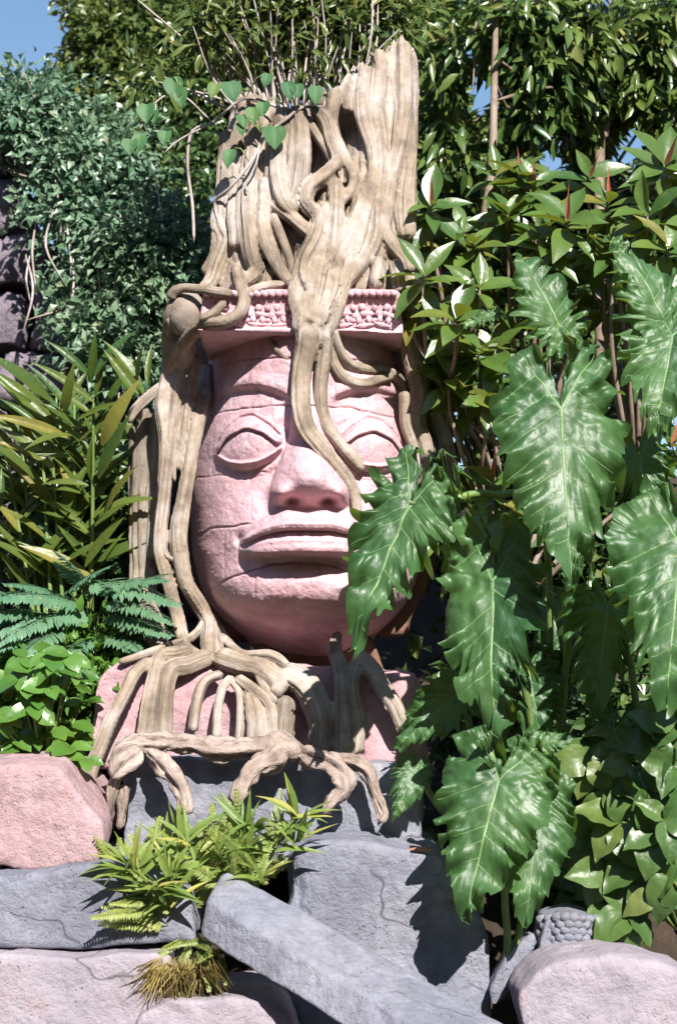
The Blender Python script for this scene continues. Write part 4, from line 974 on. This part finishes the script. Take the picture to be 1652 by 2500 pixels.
# ================================================================== RUBBER PLANTS (right)
rub = [leaf_mesh('rubber_leaf', L_RUB, .42, 7, (.05, .5, .85, 1, .95, .72, .38, 0), f, b) for f, b in ((.35, .2), (.25, .35), (.45, .1))]
bract = leaf_mesh('bract', L_BRACT, .14, 5, (.6, 1, .8, .5, .2, 0), .8, .05)
def rosette(parent, px, py, Y, L, n, spike, up=.35, tilt=(0, -.75, .8)):
    c = P(px, py, Y); ax = (Vector(tilt) + rv(.18)).normalized()
    e1 = ax.orthogonal().normalized(); e2 = ax.cross(e1)
    a0 = random.random() * 6
    for k in range(n):
        a = a0 + k * 2.4; lay = k / n
        d = (e1 * math.cos(a) + e2 * math.sin(a)) * (1 - .25 * (1 - lay)) + ax * (up * 2.0 * (1 - lay) - .55 * lay)
        b = c - ax * (L * .45 * lay); nn = ax + rv(.22) + Vector((0, -.1, .1))
        place('leaf', random.choice(rub), parent, b, d, nn, L * random.uniform(.75, 1.15), random.uniform(.85, 1.15))
    if spike: place('bract', bract, parent, c, ax + rv(.1), Vector((0, -1, 0)), L * .75)
    return c
def rubber(label, base, ros_list):
    t = thing('rubber_plant', label, 'plant', P(*base), 'rubber plants behind the philodendrons')
    bp = P(*base)
    for (px, py, Y, L, n, spk) in ros_list:
        c = rosette(t, px, py, Y, L, n, spk)
        mid = bp.lerp(c, .55) + rv(.05); low = c - Vector((0, -.05, .14))
        tube('stem', [list(bp) + [.014], list(mid) + [.011], list(low) + [.008], list(c) + [.006]], STEM, t, nseg=7, step=.06, flute=.03, lump=.05)
def rnd_ros(n, x0, x1, y0, y1, Y0, Y1, L0=.15, L1=.2):
    return [(random.uniform(x0, x1), random.uniform(y0, y1), random.uniform(Y0, Y1), random.uniform(L0, L1), random.randint(8, 11), random.random() < .2) for _ in range(n)]
rubber('rubber plant with yellow-green leaf whorls overhanging the right end of the carved headband', (1090, 1250, .2), [(1034, 668, -.5, .20, 12, 0), (1113, 775, -.55, .21, 13, 0), (1052, 500, -.3, .20, 12, 1), (1010, 735, -.4, .16, 9, 0), (1170, 700, -.4, .19, 11, 0), (1075, 600, -.2, .18, 10, 0), (1130, 560, -.1, .18, 10, 0)] + rnd_ros(6, 1020, 1200, 480, 860, -.2, .25))
rubber('rubber plant with pink-tipped whorls just right of the thin bare trunk', (1330, 1250, .3), [(1272, 430, 0, .19, 11, 1), (1301, 452, -.05, .19, 11, 1), (1383, 535, -.3, .23, 13, 1), (1240, 520, -.1, .19, 11, 0), (1330, 600, -.25, .19, 11, 0), (1210, 420, .1, .18, 10, 0)] + rnd_ros(9, 1190, 1420, 430, 760, -.1, .4))
rubber('rubber plant with the tallest pink leaf spikes, behind the sunlit ruffled leaves', (1560, 1250, .3), [(1484, 490, -.1, .20, 12, 1), (1624, 400, -.2, .24, 12, 1), (1500, 590, -.25, .19, 11, 0), (1580, 520, -.3, .22, 12, 0), (1630, 600, -.4, .22, 11, 0), (1440, 430, .2, .18, 10, 1)] + rnd_ros(9, 1420, 1680, 420, 760, -.1, .4))
rubber('rubber plant in shade behind the big ruffled leaves, below the others', (1250, 1500, .3), rnd_ros(14, 1060, 1660, 780, 1250, -.1, .5, .17, .22) + rnd_ros(10, 1050, 1220, 840, 1300, -.35, .0, .18, .24))

# ================================================================== CREEPER lower right
cre = [leaf_mesh('creeper_leaf', L_CREEP, .74, 11, (.05, .58, .88, 1, .97, .85, .62, .32, 0), f, b, .14, 6, s) for f, b, s in ((.25, .5, 1), (.15, .75, 2), (.35, .3, 3))]
def creeper(label, base, sprigs, mat_list=cre, L0=.125, L1=.19):
    t = thing('creeper', label, 'shrub', P(*base), 'broad-leaved creepers beside the pale boulder')
    bp = P(*base)
    for (px, py, Y) in sprigs:
        c = P(px, py, Y); mid = bp.lerp(c, .6) + Vector((0, .08, .08))
        tube('stem', [list(bp) + [.008], list(mid) + [.006], list(c) + [.004]], GSTEM, t, nseg=6, step=.08, flute=.02, lump=.03)
        a0 = random.gauss(0, 1.0)
        for k, a in enumerate((-1.15, 0, 1.15, 2.6)):
            if k == 3 and random.random() < .5: continue
            aa = a0 + a + random.uniform(-.2, .2)
            d = Vector((math.sin(aa), -.4 + random.uniform(-.5, .3), -math.cos(aa) * .9))
            place('leaf', random.choice(mat_list), t, c, d, Vector((random.uniform(-.6, .6), -.9, .55 + random.uniform(-.5, .7))), random.uniform(L0, L1), random.uniform(.85, 1.15))
creeper('bright creeper with toothed oval leaves in threes, hanging above the pale boulder', (1660, 2280, -.5), [(1540, 1870, -1.05), (1440, 1850, -.95), (1600, 1800, -1.1), (1640, 1870, -1.15), (1510, 2010, -1.05), (1600, 2030, -1.15), (1460, 2040, -.9), (1640, 2130, -1.2), (1560, 2110, -1.05), (1535, 2230, -1.1), (1620, 2000, -1.2), (1500, 2220, -1.0), (1585, 1930, -1.1), (1650, 1760, -1.1), (1480, 1930, -1.0), (1420, 1800, -.9), (1480, 2130, -1.0), (1600, 2180, -1.15)])
creeper('dim creeper in the shade under the philodendron, behind the curl-carved stone', (1560, 2330, -.2), [(random.uniform(1380, 1660), random.uniform(1850, 2290), random.uniform(-.75, -.45)) for _ in range(14)], cre, .10, .15)

# ================================================================== GINGER (left)
gin = [leaf_mesh('ginger_leaf', L_GING, .17, 9, (.2, .6, .85, 1, 1, .95, .8, .6, .3, 0), f, b) for f, b in ((.5, .18), (.4, .35), (.6, .08))]
gi = thing('ginger_plant', 'tall ginger clump with long upright strap leaves left of the head', 'plant', P(180, 1560, .1))
Z5 = lambda x, y: (x / 2.966, 750 + y / 2.966)
for a, b in (((690, 500), (865, 150)), ((655, 500), (415, 245)), ((680, 690), (285, 405)), ((365, 680), (5, 335)), ((280, 850), (35, 655)), ((440, 750), (512, 535)), ((450, 760), (215, 668)), ((560, 820), (835, 680)), ((565, 1000), (640, 865)),
             ((715, 1240), (872, 840)), ((620, 1880), (845, 1550)), ((245, 1245), (5, 925)), ((530, 930), (245, 895)), ((390, 1180), (95, 845)), ((490, 945), (15, 755)), ((1000, 540), (1015, 305)), ((1000, 630), (785, 335)), ((1045, 640), (850, 235)),
             ((1070, 560), (1078, 285)), ((740, 1000), (885, 610)), ((155, 1560), (285, 1365)), ((5, 1450), (12, 1190)), ((640, 1290), (330, 1215)), ((380, 880), (110, 600)), ((690, 640), (745, 420)), ((760, 760), (900, 430)), ((510, 1080), (290, 1030)),
             ((580, 1000), (740, 850)), ((400, 860), (0, 480)), ((660, 1250), (640, 980)), ((560, 1500), (330, 1400)), ((760, 1500), (900, 1180)), ((300, 1000), (60, 700)), ((470, 760), (500, 500)), ((980, 640), (830, 470)), ((660, 540), (685, 230))):
    p, q = Z5(*a), Z5(*b); Yd = random.uniform(-.25, .15)
    A = P(p[0], p[1], Yd); B = P(q[0], q[1], Yd - random.uniform(0, .2))
    place('leaf', random.choice(gin), gi, A, B - A, Vector((random.uniform(-.6, .4), -1, random.uniform(.2, .9))), (B - A).length * 1.12, random.uniform(.85, 1.25))
bb = P(180, 1560, .1)
for k in range(13):
    x0 = random.uniform(0, 250); tp = P(x0 + random.uniform(-30, 30), random.uniform(950, 1150), random.uniform(-.1, .4)); b0 = P(x0 * .7 + 60, 1560, .15)
    tube('stem', [list(b0) + [.010], list(b0.lerp(tp, .5)) + [.009], list(tp) + [.006]], GSTEM, gi, nseg=7, step=.06, flute=.02, lump=.03)
    for j in range(9):
        f = .25 + .75 * j / 9; c = b0.lerp(tp, f); sg = 1 if j % 2 else -1
        d = Vector((sg * random.uniform(.4, 1.0), random.uniform(-.6, .1), random.uniform(.4, 1.2)))
        place('leaf', random.choice(gin), gi, c, d, Vector((-sg * .4, -.8, .7)) + rv(.2), random.uniform(.22, .38), random.uniform(.8, 1.2))

# ================================================================== FERNS and broad-leaf shrub (left)
def frond_mesh(name, mat, n=22, W=.30, lw=.035, bend=.35, seed=0, round_=True):
    g = np.random.default_rng(seed); pos, dr, nr, L, Wd = [], [], [], [], []
    for k in range(n):
        s = .12 + .88 * k / n; ln = W * (math.sin(math.pi * min(1, s * .8 + .12)) ** .7) * (1 - .55 * s)
        for sg in (-1, 1):
            pos.append((0, s, -bend * s * s)); dr.append((sg, .45 + g.normal() * .08, -.25 - bend * s + g.normal() * .1)); nr.append((sg * .2, .3 * s, 1)); L.append(max(.02, ln * g.uniform(.85, 1.1))); Wd.append(lw * 2 * g.uniform(.9, 1.2))
    V, Fs = scatter_leaves(np.array(pos, float), np.array(dr, float), np.array(nr, float), np.array(L), np.array(Wd), .1, .15, rich=True)
    c = np.array([[0, 0, 0, .008], [0, .5, -bend * .25, .006], [0, 1, -bend, .003]])
    V2, F2, _ = tube_mesh(c, nseg=5, flute=0, lump=0, step=.1)
    o = len(V); V = np.vstack([V, V2]); quads = [np.array(f) for f in Fs + [q + o for q in F2]]
    me = bpy.data.meshes.new(name); me.from_pydata(V.tolist(), [], [list(map(int, r)) for f in quads for r in f])
    me.polygons.foreach_set('use_smooth', np.ones(len(me.polygons), bool)); me.materials.append(mat); me.update(); return me
fr = [frond_mesh('fern_frond', L_FERN, 24, .25, .030, b, s) for b, s in ((.3, 1), (.45, 2), (.2, 3))]
fe = thing('fern', 'soft blue-green fern with arching fronds below the ginger clump', 'fern', P(200, 1700, 0))
FR0 = [((220, 1480), (0, 1440), -.25), ((200, 1500), (20, 1530), -.3), ((250, 1470), (385, 1480), -.35), ((230, 1440), (390, 1420), -.3), ((150, 1460), (250, 1390), -.2), ((120, 1500), (-40, 1490), -.25), ((260, 1500), (370, 1540), -.3),
                ((180, 1480), (60, 1400), -.15), ((300, 1470), (360, 1380), -.2), ((100, 1560), (-20, 1590), -.3), ((160, 1540), (60, 1600), -.35), ((230, 1560), (130, 1620), -.3), ((60, 1480), (-60, 1420), -.2), ((280, 1540), (330, 1600), -.25), ((200, 1440), (150, 1370), -.15), ((320, 1480), (250, 1430), -.3)]
for a, b, Y in FR0 + [((a[0] + random.uniform(-60, 60), a[1] + random.uniform(-20, 70)), (b[0] + random.uniform(-60, 60), b[1] + random.uniform(-20, 80)), Y + random.uniform(-.1, .15)) for a, b, Y in FR0]:
    A = P(a[0], a[1], Y + .15); B = P(b[0], b[1], Y - .1)
    place('frond', random.choice(fr), fe, A, B - A + Vector((0, 0, .08)), Vector((0, -.55, 1)), (B - A).length * 1.05, 1.2)
    tube('stalk', [list(P(200, 1690, 0)) + [.005], list(A) + [.004]], GSTEM, fe, nseg=5, step=.1)
bro = [leaf_mesh('broad_leaf', L_BROAD, .66, 8, (.1, .7, .95, 1, .97, .8, .5, 0), f, b, .05, 4, s) for f, b, s in ((.25, .25, 1), (.15, .45, 2), (.3, .15, 3))]
bs = thing('broadleaf_shrub', 'bright green shrub with glossy oval leaves behind the flat-topped pink boulder', 'shrub', P(110, 1900, -.45))
for k in range(44):
    c = P(random.uniform(-20, 215), random.uniform(1590, 1900), random.uniform(-.7, -.35))
    tube('stem', [list(P(110, 1900, -.45)) + [.007], list(c) + [.004]], GSTEM, bs, nseg=5, step=.1)
    a0 = random.random() * 6
    for j in range(4):
        a = a0 + j * 1.6
        place('leaf', random.choice(bro), bs, c, Vector((math.cos(a), -.35 + .5 * math.sin(a), random.uniform(-.7, .25))), Vector((.1, -.75, .8)) + rv(.2), random.uniform(.075, .135), random.uniform(.85, 1.2))

# ================================================================== FERN TUFT in the middle
yf = [frond_mesh('sword_frond', L_YFERN, 26, .15, .020, b, s) for b, s in ((.1, 4), (.3, 5), (.45, 6))]
tuf = [leaf_mesh('tuft_leaf', L_TUFT, .15, 7, (.4, .7, .9, 1, .85, .6, .3, 0), f, b) for f, b in ((.4, .2), (.3, .45), (.5, .05))]
sf = thing('sword_fern', 'yellow-green sword fern growing between the stone blocks', 'fern', P(440, 2260, -1.0))
for k in range(70):
    x0 = random.uniform(290, 640); y0 = 2120 + (690 - x0) * .22 + random.uniform(-20, 60)
    A = P(x0, y0, random.uniform(-1.0, -.85))
    d = Vector((random.gauss(0, .5), random.uniform(-.8, .1), random.uniform(.4, 1.1)))
    place('frond', random.choice(yf), sf, A, d, Vector((0, -1, .35)) + rv(.2), random.uniform(.20, .35), 1.2)
for k in range(7):
    A = P(random.uniform(380, 440), random.uniform(2190, 2290), -1.12)
    place('frond', random.choice(yf), sf, A, Vector((-1, random.uniform(-.7, -.2), random.uniform(.0, .9))), Vector((0, -.7, .8)), random.uniform(.18, .30), 1.3)
for k in range(10):
    A = P(random.uniform(420, 560), random.uniform(2290, 2330), -1.15)
    place('frond', random.choice(yf), sf, A, Vector((random.uniform(-.8, .5), -.4, random.uniform(-.6, .2))), Vector((0, -.7, .8)), random.uniform(.14, .22), 1.3)
lt = [('strap-leaved plant tuft growing from the left edge of the sword fern', (300, 2190, -1.12), 60, (260, 420), (2010, 2200)), ('strap-leaved plant tuft growing under the loop of the gnarled root', (680, 2060, -.98), 36, (590, 740), (1930, 2070)), ('strap-leaved plant tuft between the two legs of the gnarled root', (500, 2040, -.98), 68, (400, 640), (1960, 2150))]
for lab, base, n, xr_, yr_ in lt:
    t = thing('strap_plant', lab, 'plant', P(*base), 'strap-leaved tufts among the stones'); B0 = P(*base)
    for k in range(6):
        c = P(random.uniform(*xr_), random.uniform((yr_[0] + yr_[1]) / 2, yr_[1]), base[2] - .05)
        tube('stem', [list(B0) + [.007], list(c) + [.005]], GSTEM, t, nseg=5, step=.08)
        for j in range(n // 6):
            d = Vector((random.uniform(-1, 1), random.uniform(-.9, .1), random.uniform(.0, 1.2)))
            place('leaf', random.choice(tuf), t, c + rv(.015), d, Vector((0, -.7, .8)) + rv(.3), random.uniform(.11, .21), random.uniform(.7, 1.3))
# dry grass hanging below
g = np.random.default_rng(8); n = 420
x0 = g.uniform(380, 520, n); pos = Pn(x0, g.uniform(2330, 2380, n), g.uniform(-1.25, -1.15, n))
dirs = np.stack([g.normal(0, .4, n) + (x0 - 450) / 180, g.uniform(-.5, -.05, n), g.uniform(-1.2, -.3, n)], -1); L = g.uniform(.06, .17, n)
V, Fs = scatter_leaves(pos, dirs, np.tile([0, -1.0, .3], (n, 1)), L, np.full(n, .0032), .3, .3)
dg_ = build('dry_grass', V, Fs, L_GRASS, None, True, None, 'stuff'); dg_['label'] = 'yellowish dry grass tuft hanging beneath the sword fern'; dg_['category'] = 'grass'
dl = thing('fallen_leaf', 'curled reddish dry leaf lying on the large grey block', 'leaf', P(990, 2082, -.93))
me = leaf_mesh('blade', L_DRY, .28, 7, (.2, .6, 1, .9, .6, 0), .8, -.1); A = P(980, 2079, -.9); B = P(1062, 2086, -.95); place('blade', me, dl, A, B - A, Vector((0, -.3, 1)), (B - A).length)

# ================================================================== VINE and twigs on the stump
vlm = [leaf_mesh('vine_leaf', L_VINE, .95, 8, (.5, .9, 1, 1, .9, .7, .4, 0), f, b, .05, 6, s) for f, b, s in ((.25, .3, 1), (.4, .2, 2))]
vn = thing('vine', 'vine with round ribbed leaves trailing over the broken top of the stump', 'vine', P(720, 262, -.3))
vt = {'a': [(820, 262, -.33), (740, 262, -.36), (700, 290, -.38), (650, 330, -.40), (610, 400, -.42), (560, 460, -.38), (525, 492, -.30), (535, 548, -.32)],
      'b': [(700, 270, -.36), (600, 240, -.32), (520, 300, -.28), (470, 320, -.25), (458, 400, -.25), (470, 500, -.25), (474, 592, -.25)],
      'c': [(640, 330, -.40), (625, 400, -.42), (600, 450, -.40), (605, 470, -.40)], 'd': [(520, 300, -.28), (440, 340, -.3), (400, 375, -.3)], 'e': [(700, 270, -.37), (695, 330, -.36), (720, 390, -.36), (730, 440, -.36)], 'g': [(520, 300, -.28), (440, 230, -.3), (380, 250, -.3), (340, 320, -.3)], 'f': [(720, 265, -.37), (725, 330, -.36), (712, 400, -.36)]}
for kq, v in vt.items(): tube('stem', [list(P(*q)) + [.007 if kq in 'ab' else .0045] for q in v], TWIG, vn, nseg=7, step=.03, flute=.05, lump=.15)
for (x_, y_, L_) in ((528, 205, .10), (560, 200, .10), (700, 200, .12), (724, 205, .09), (770, 210, .12), (668, 310, .115), (618, 262, .09), (645, 250, .08), (655, 180, .08), (590, 280, .08), (566, 365, .09), (585, 300, .07), (360, 255, .11), (345, 330, .10), (375, 270, .09), (420, 190, .10), (440, 215, .09), (320, 340, .09), (405, 320, .10)):
    A = P(x_, y_, -.42 if x_ > 500 else -.3)
    allp = [P(*q) for v in vt.values() for q in v]; nb_ = min(allp, key=lambda q: (q - A).length)
    tube('leaf_stalk', [list(nb_) + [.004], list(nb_.lerp(A, .5) + Vector((0, -.02, .03))) + [.003], list(A) + [.002]], GSTEM, vn, nseg=5, step=.03)
    place('leaf', random.choice(vlm), vn, A, Vector((random.uniform(-.3, .3), -.35, -.9)), Vector((random.uniform(-.2, .2), -.9, .6)), L_ * random.uniform(.7, 1.15), random.uniform(.75, 1.05))
tw = thing('twiggy_shrub', 'bare-twigged shrub sprouting from the hollow top of the stump', 'shrub', P(720, 300, .05))
tb = P(720, 300, .05); tips = []
for k in range(95):
    x0 = random.uniform(600, 860); e = P(x0 + (x0 - 735) * random.uniform(.3, 1.1) + random.uniform(-50, 50), random.uniform(-60, 130), random.uniform(-.3, .25))
    if k < 12: e = P(random.uniform(330, 600), random.uniform(-30, 200), random.uniform(-.3, .1))
    b = P(x0 if k >= 12 else random.uniform(600, 700), 300, random.uniform(-.1, .1))
    m1 = b.lerp(e, .5) + rv(.03)
    tube('twig', [list(b) + [.007], list(m1) + [.0055], list(e) + [.0035]], TWIG, tw, nseg=6, step=.05, flute=.03, lump=.1); tips.append(e)
crown_mesh('crown', L_T1, tw, [(tuple(t_ + Vector((0, .1, .05))), (.12, .10, .12)) for t_ in tips] + [(tuple(P(735, 60, .35)), (.55, .12, .35))], 5200, .085, .34, .3, 90, .06, rich=True, seed=5)

# ================================================================== TREES behind
def treeobj(name, label, base, trunk_pts, mat, clumps, n, L, cat='tree', holes=(), r0=.06, limbs=5, **kw):
    t = thing(name, label, cat, P(*base)); kw.setdefault('seed', len(label))
    pts = [list(P(a, b, c)) + [r0 * (1 - .65 * k / (len(trunk_pts) - 1))] for k, (a, b, c) in enumerate(trunk_pts)]
    tube('trunk', pts, STEM, t, nseg=10, step=.06, flute=.05, lump=.06)
    cl = [(tuple(P(a, b, c)), (M(rx, c), ry, M(rz, c))) for (a, b, c, rx, ry, rz) in clumps]
    top = Vector(pts[-1][:3])
    for k in range(limbs):
        c = Vector(random.choice(cl)[0]); s = Vector(pts[max(1, len(pts) // 2)][:3]).lerp(top, random.random())
        tube('limb', [list(s) + [r0 * .35], list(s.lerp(c, .5) + rv(.06)) + [r0 * .25], list(c + rv(.2)) + [r0 * .1]], STEM, t, nseg=6, step=.08, flute=.04, lump=.08)
    crown_mesh('crown', mat, t, cl, n, L, holes=holes, **kw)
    return t
SKY = [(15, 40, 150), (90, 90, 80), (1180, 222, 66), (1345, 395, 46), (1335, 320, 30), (1545, 330, 50), (1510, 380, 38), (1150, 120, 34), (1480, 20, 36), (425, 420, 14), (400, 395, 14)]
treeobj('tree', 'dense olive-green small-leaved tree behind the vines, by the patch of open sky', (200, 1500, 2.6), [(240, 1500, 2.6), (250, 700, 2.6), (280, 200, 2.6)], L_T1,
        [(300, 120, 2.6, 190, .5, 150), (230, 40, 2.6, 110, .4, 110), (170, 280, 2.5, 150, .4, 90), (420, 250, 2.6, 120, .4, 170), (480, 60, 2.6, 160, .5, 130)], 17000, .075, holes=SKY, sub=150, spread=.13, Wr=.5, seed=21)
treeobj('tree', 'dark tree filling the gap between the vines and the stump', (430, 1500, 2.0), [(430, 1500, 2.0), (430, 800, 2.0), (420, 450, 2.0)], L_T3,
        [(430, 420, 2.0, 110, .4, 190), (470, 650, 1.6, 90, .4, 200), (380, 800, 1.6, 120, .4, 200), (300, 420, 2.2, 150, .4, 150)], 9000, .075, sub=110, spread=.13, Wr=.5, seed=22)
treeobj('climbing_vine', 'grey-green small-leaved climber matted over the stone wall', (150, 1500, 1.2), [(140, 1500, 1.25), (160, 1000, 1.2), (200, 500, 1.2)], L_T2,
        [(220, 390, 1.1, 130, .25, 110), (290, 560, 1.0, 140, .25, 150), (60, 290, 1.2, 130, .25, 90), (150, 480, 1.05, 60, .15, 70), (330, 700, .9, 120, .22, 130), (250, 790, .95, 130, .22, 70), (190, 720, 1.0, 60, .12, 90), (400, 640, .9, 90, .2, 130), (330, 870, .8, 110, .2, 80)], 16000, .062, 'vine', sub=170, spread=.085, Wr=.62, seed=23, r0=.035, limbs=14)
hv = bpy.data.objects['climbing_vine']
for k in range(16):
    x0 = random.uniform(60, 400); y0 = random.uniform(420, 640); Yh = random.uniform(.75, .95)
    tube('hanging_stem', [list(P(x0, y0, Yh)) + [.006], list(P(x0 + random.uniform(-25, 25), y0 + 90, Yh - .03)) + [.006], list(P(x0 + random.uniform(-30, 30), y0 + random.uniform(150, 240), Yh)) + [.004]], TWIG, hv, nseg=6, step=.04, lump=.2)
treeobj('shrub', 'low dark green leafy shrub under the fern, behind the oval-leaved shrub', (150, 1850, .1), [(150, 1850, .1), (160, 1700, .1), (170, 1620, 0)], L_BROAD,
        [(120, 1660, -.1, 180, .2, 90), (250, 1610, -.1, 110, .2, 80), (60, 1760, -.2, 120, .15, 90), (250, 1720, -.1, 60, .1, 60)], 2600, .065, 'shrub', sub=60, spread=.07, Wr=.6, seed=24, r0=.02, rich=True)
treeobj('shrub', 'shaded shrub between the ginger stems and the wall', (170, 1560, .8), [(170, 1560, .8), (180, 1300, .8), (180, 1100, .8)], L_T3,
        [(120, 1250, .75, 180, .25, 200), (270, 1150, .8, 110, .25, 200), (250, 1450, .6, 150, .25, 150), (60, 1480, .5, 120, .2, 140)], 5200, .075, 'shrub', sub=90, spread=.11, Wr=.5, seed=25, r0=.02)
treeobj('tree', 'leafy tree rising behind the broken stump', (760, 1500, 2.6), [(760, 1500, 2.6), (760, 800, 2.6), (780, 200, 2.6)], L_T4,
        [(700, 60, 2.3, 220, .5, 140), (900, 50, 2.2, 180, .5, 120), (560, 160, 2.3, 120, .4, 160), (1050, 130, 2.0, 120, .4, 150), (1060, 330, 1.6, 90, .4, 170), (1110, 30, 2.2, 120, .4, 90)], 10000, .10, holes=SKY, sub=140, spread=.14, Wr=.42, seed=26, rich=True)
treeobj('tree', 'slender tree with thin bare trunk and drooping glossy leaves', (1180, 1400, .5), [(1165, 1400, .5), (1178, 640, .5), (1200, 420, .5), (1205, 250, .5), (1210, 0, .5), (1215, -150, .5)], L_T4,
        [(1330, 170, .7, 130, .25, 120), (1240, 60, .7, 110, .25, 80), (1120, 160, .9, 90, .25, 120), (1400, 60, .7, 120, .25, 80), (1300, 300, .8, 80, .2, 60), (1110, 420, .9, 80, .2, 80)], 2600, .125, holes=SKY, sub=60, spread=.10, Wr=.36, seed=27, r0=.03, rich=True, droop=.9)
treeobj('tree', 'glossy-leaved tree with pale leaning stem, overhanging the rubber plants', (1480, 1400, 1.0), [(1470, 1400, 1.0), (1462, 430, .9), (1475, 330, .9), (1490, 200, .9), (1500, 60, .9), (1500, -120, .9)], L_T4,
        [(1560, 120, 1.0, 130, .3, 130), (1500, 200, 1.1, 120, .3, 110), (1620, 270, 1.1, 100, .3, 120), (1420, 330, 1.2, 90, .3, 90), (1440, 160, 1.1, 80, .3, 120), (1640, 60, 1.0, 80, .3, 80)], 3600, .12, holes=SKY, sub=80, spread=.11, Wr=.36, seed=28, r0=.03, rich=True, droop=.8)
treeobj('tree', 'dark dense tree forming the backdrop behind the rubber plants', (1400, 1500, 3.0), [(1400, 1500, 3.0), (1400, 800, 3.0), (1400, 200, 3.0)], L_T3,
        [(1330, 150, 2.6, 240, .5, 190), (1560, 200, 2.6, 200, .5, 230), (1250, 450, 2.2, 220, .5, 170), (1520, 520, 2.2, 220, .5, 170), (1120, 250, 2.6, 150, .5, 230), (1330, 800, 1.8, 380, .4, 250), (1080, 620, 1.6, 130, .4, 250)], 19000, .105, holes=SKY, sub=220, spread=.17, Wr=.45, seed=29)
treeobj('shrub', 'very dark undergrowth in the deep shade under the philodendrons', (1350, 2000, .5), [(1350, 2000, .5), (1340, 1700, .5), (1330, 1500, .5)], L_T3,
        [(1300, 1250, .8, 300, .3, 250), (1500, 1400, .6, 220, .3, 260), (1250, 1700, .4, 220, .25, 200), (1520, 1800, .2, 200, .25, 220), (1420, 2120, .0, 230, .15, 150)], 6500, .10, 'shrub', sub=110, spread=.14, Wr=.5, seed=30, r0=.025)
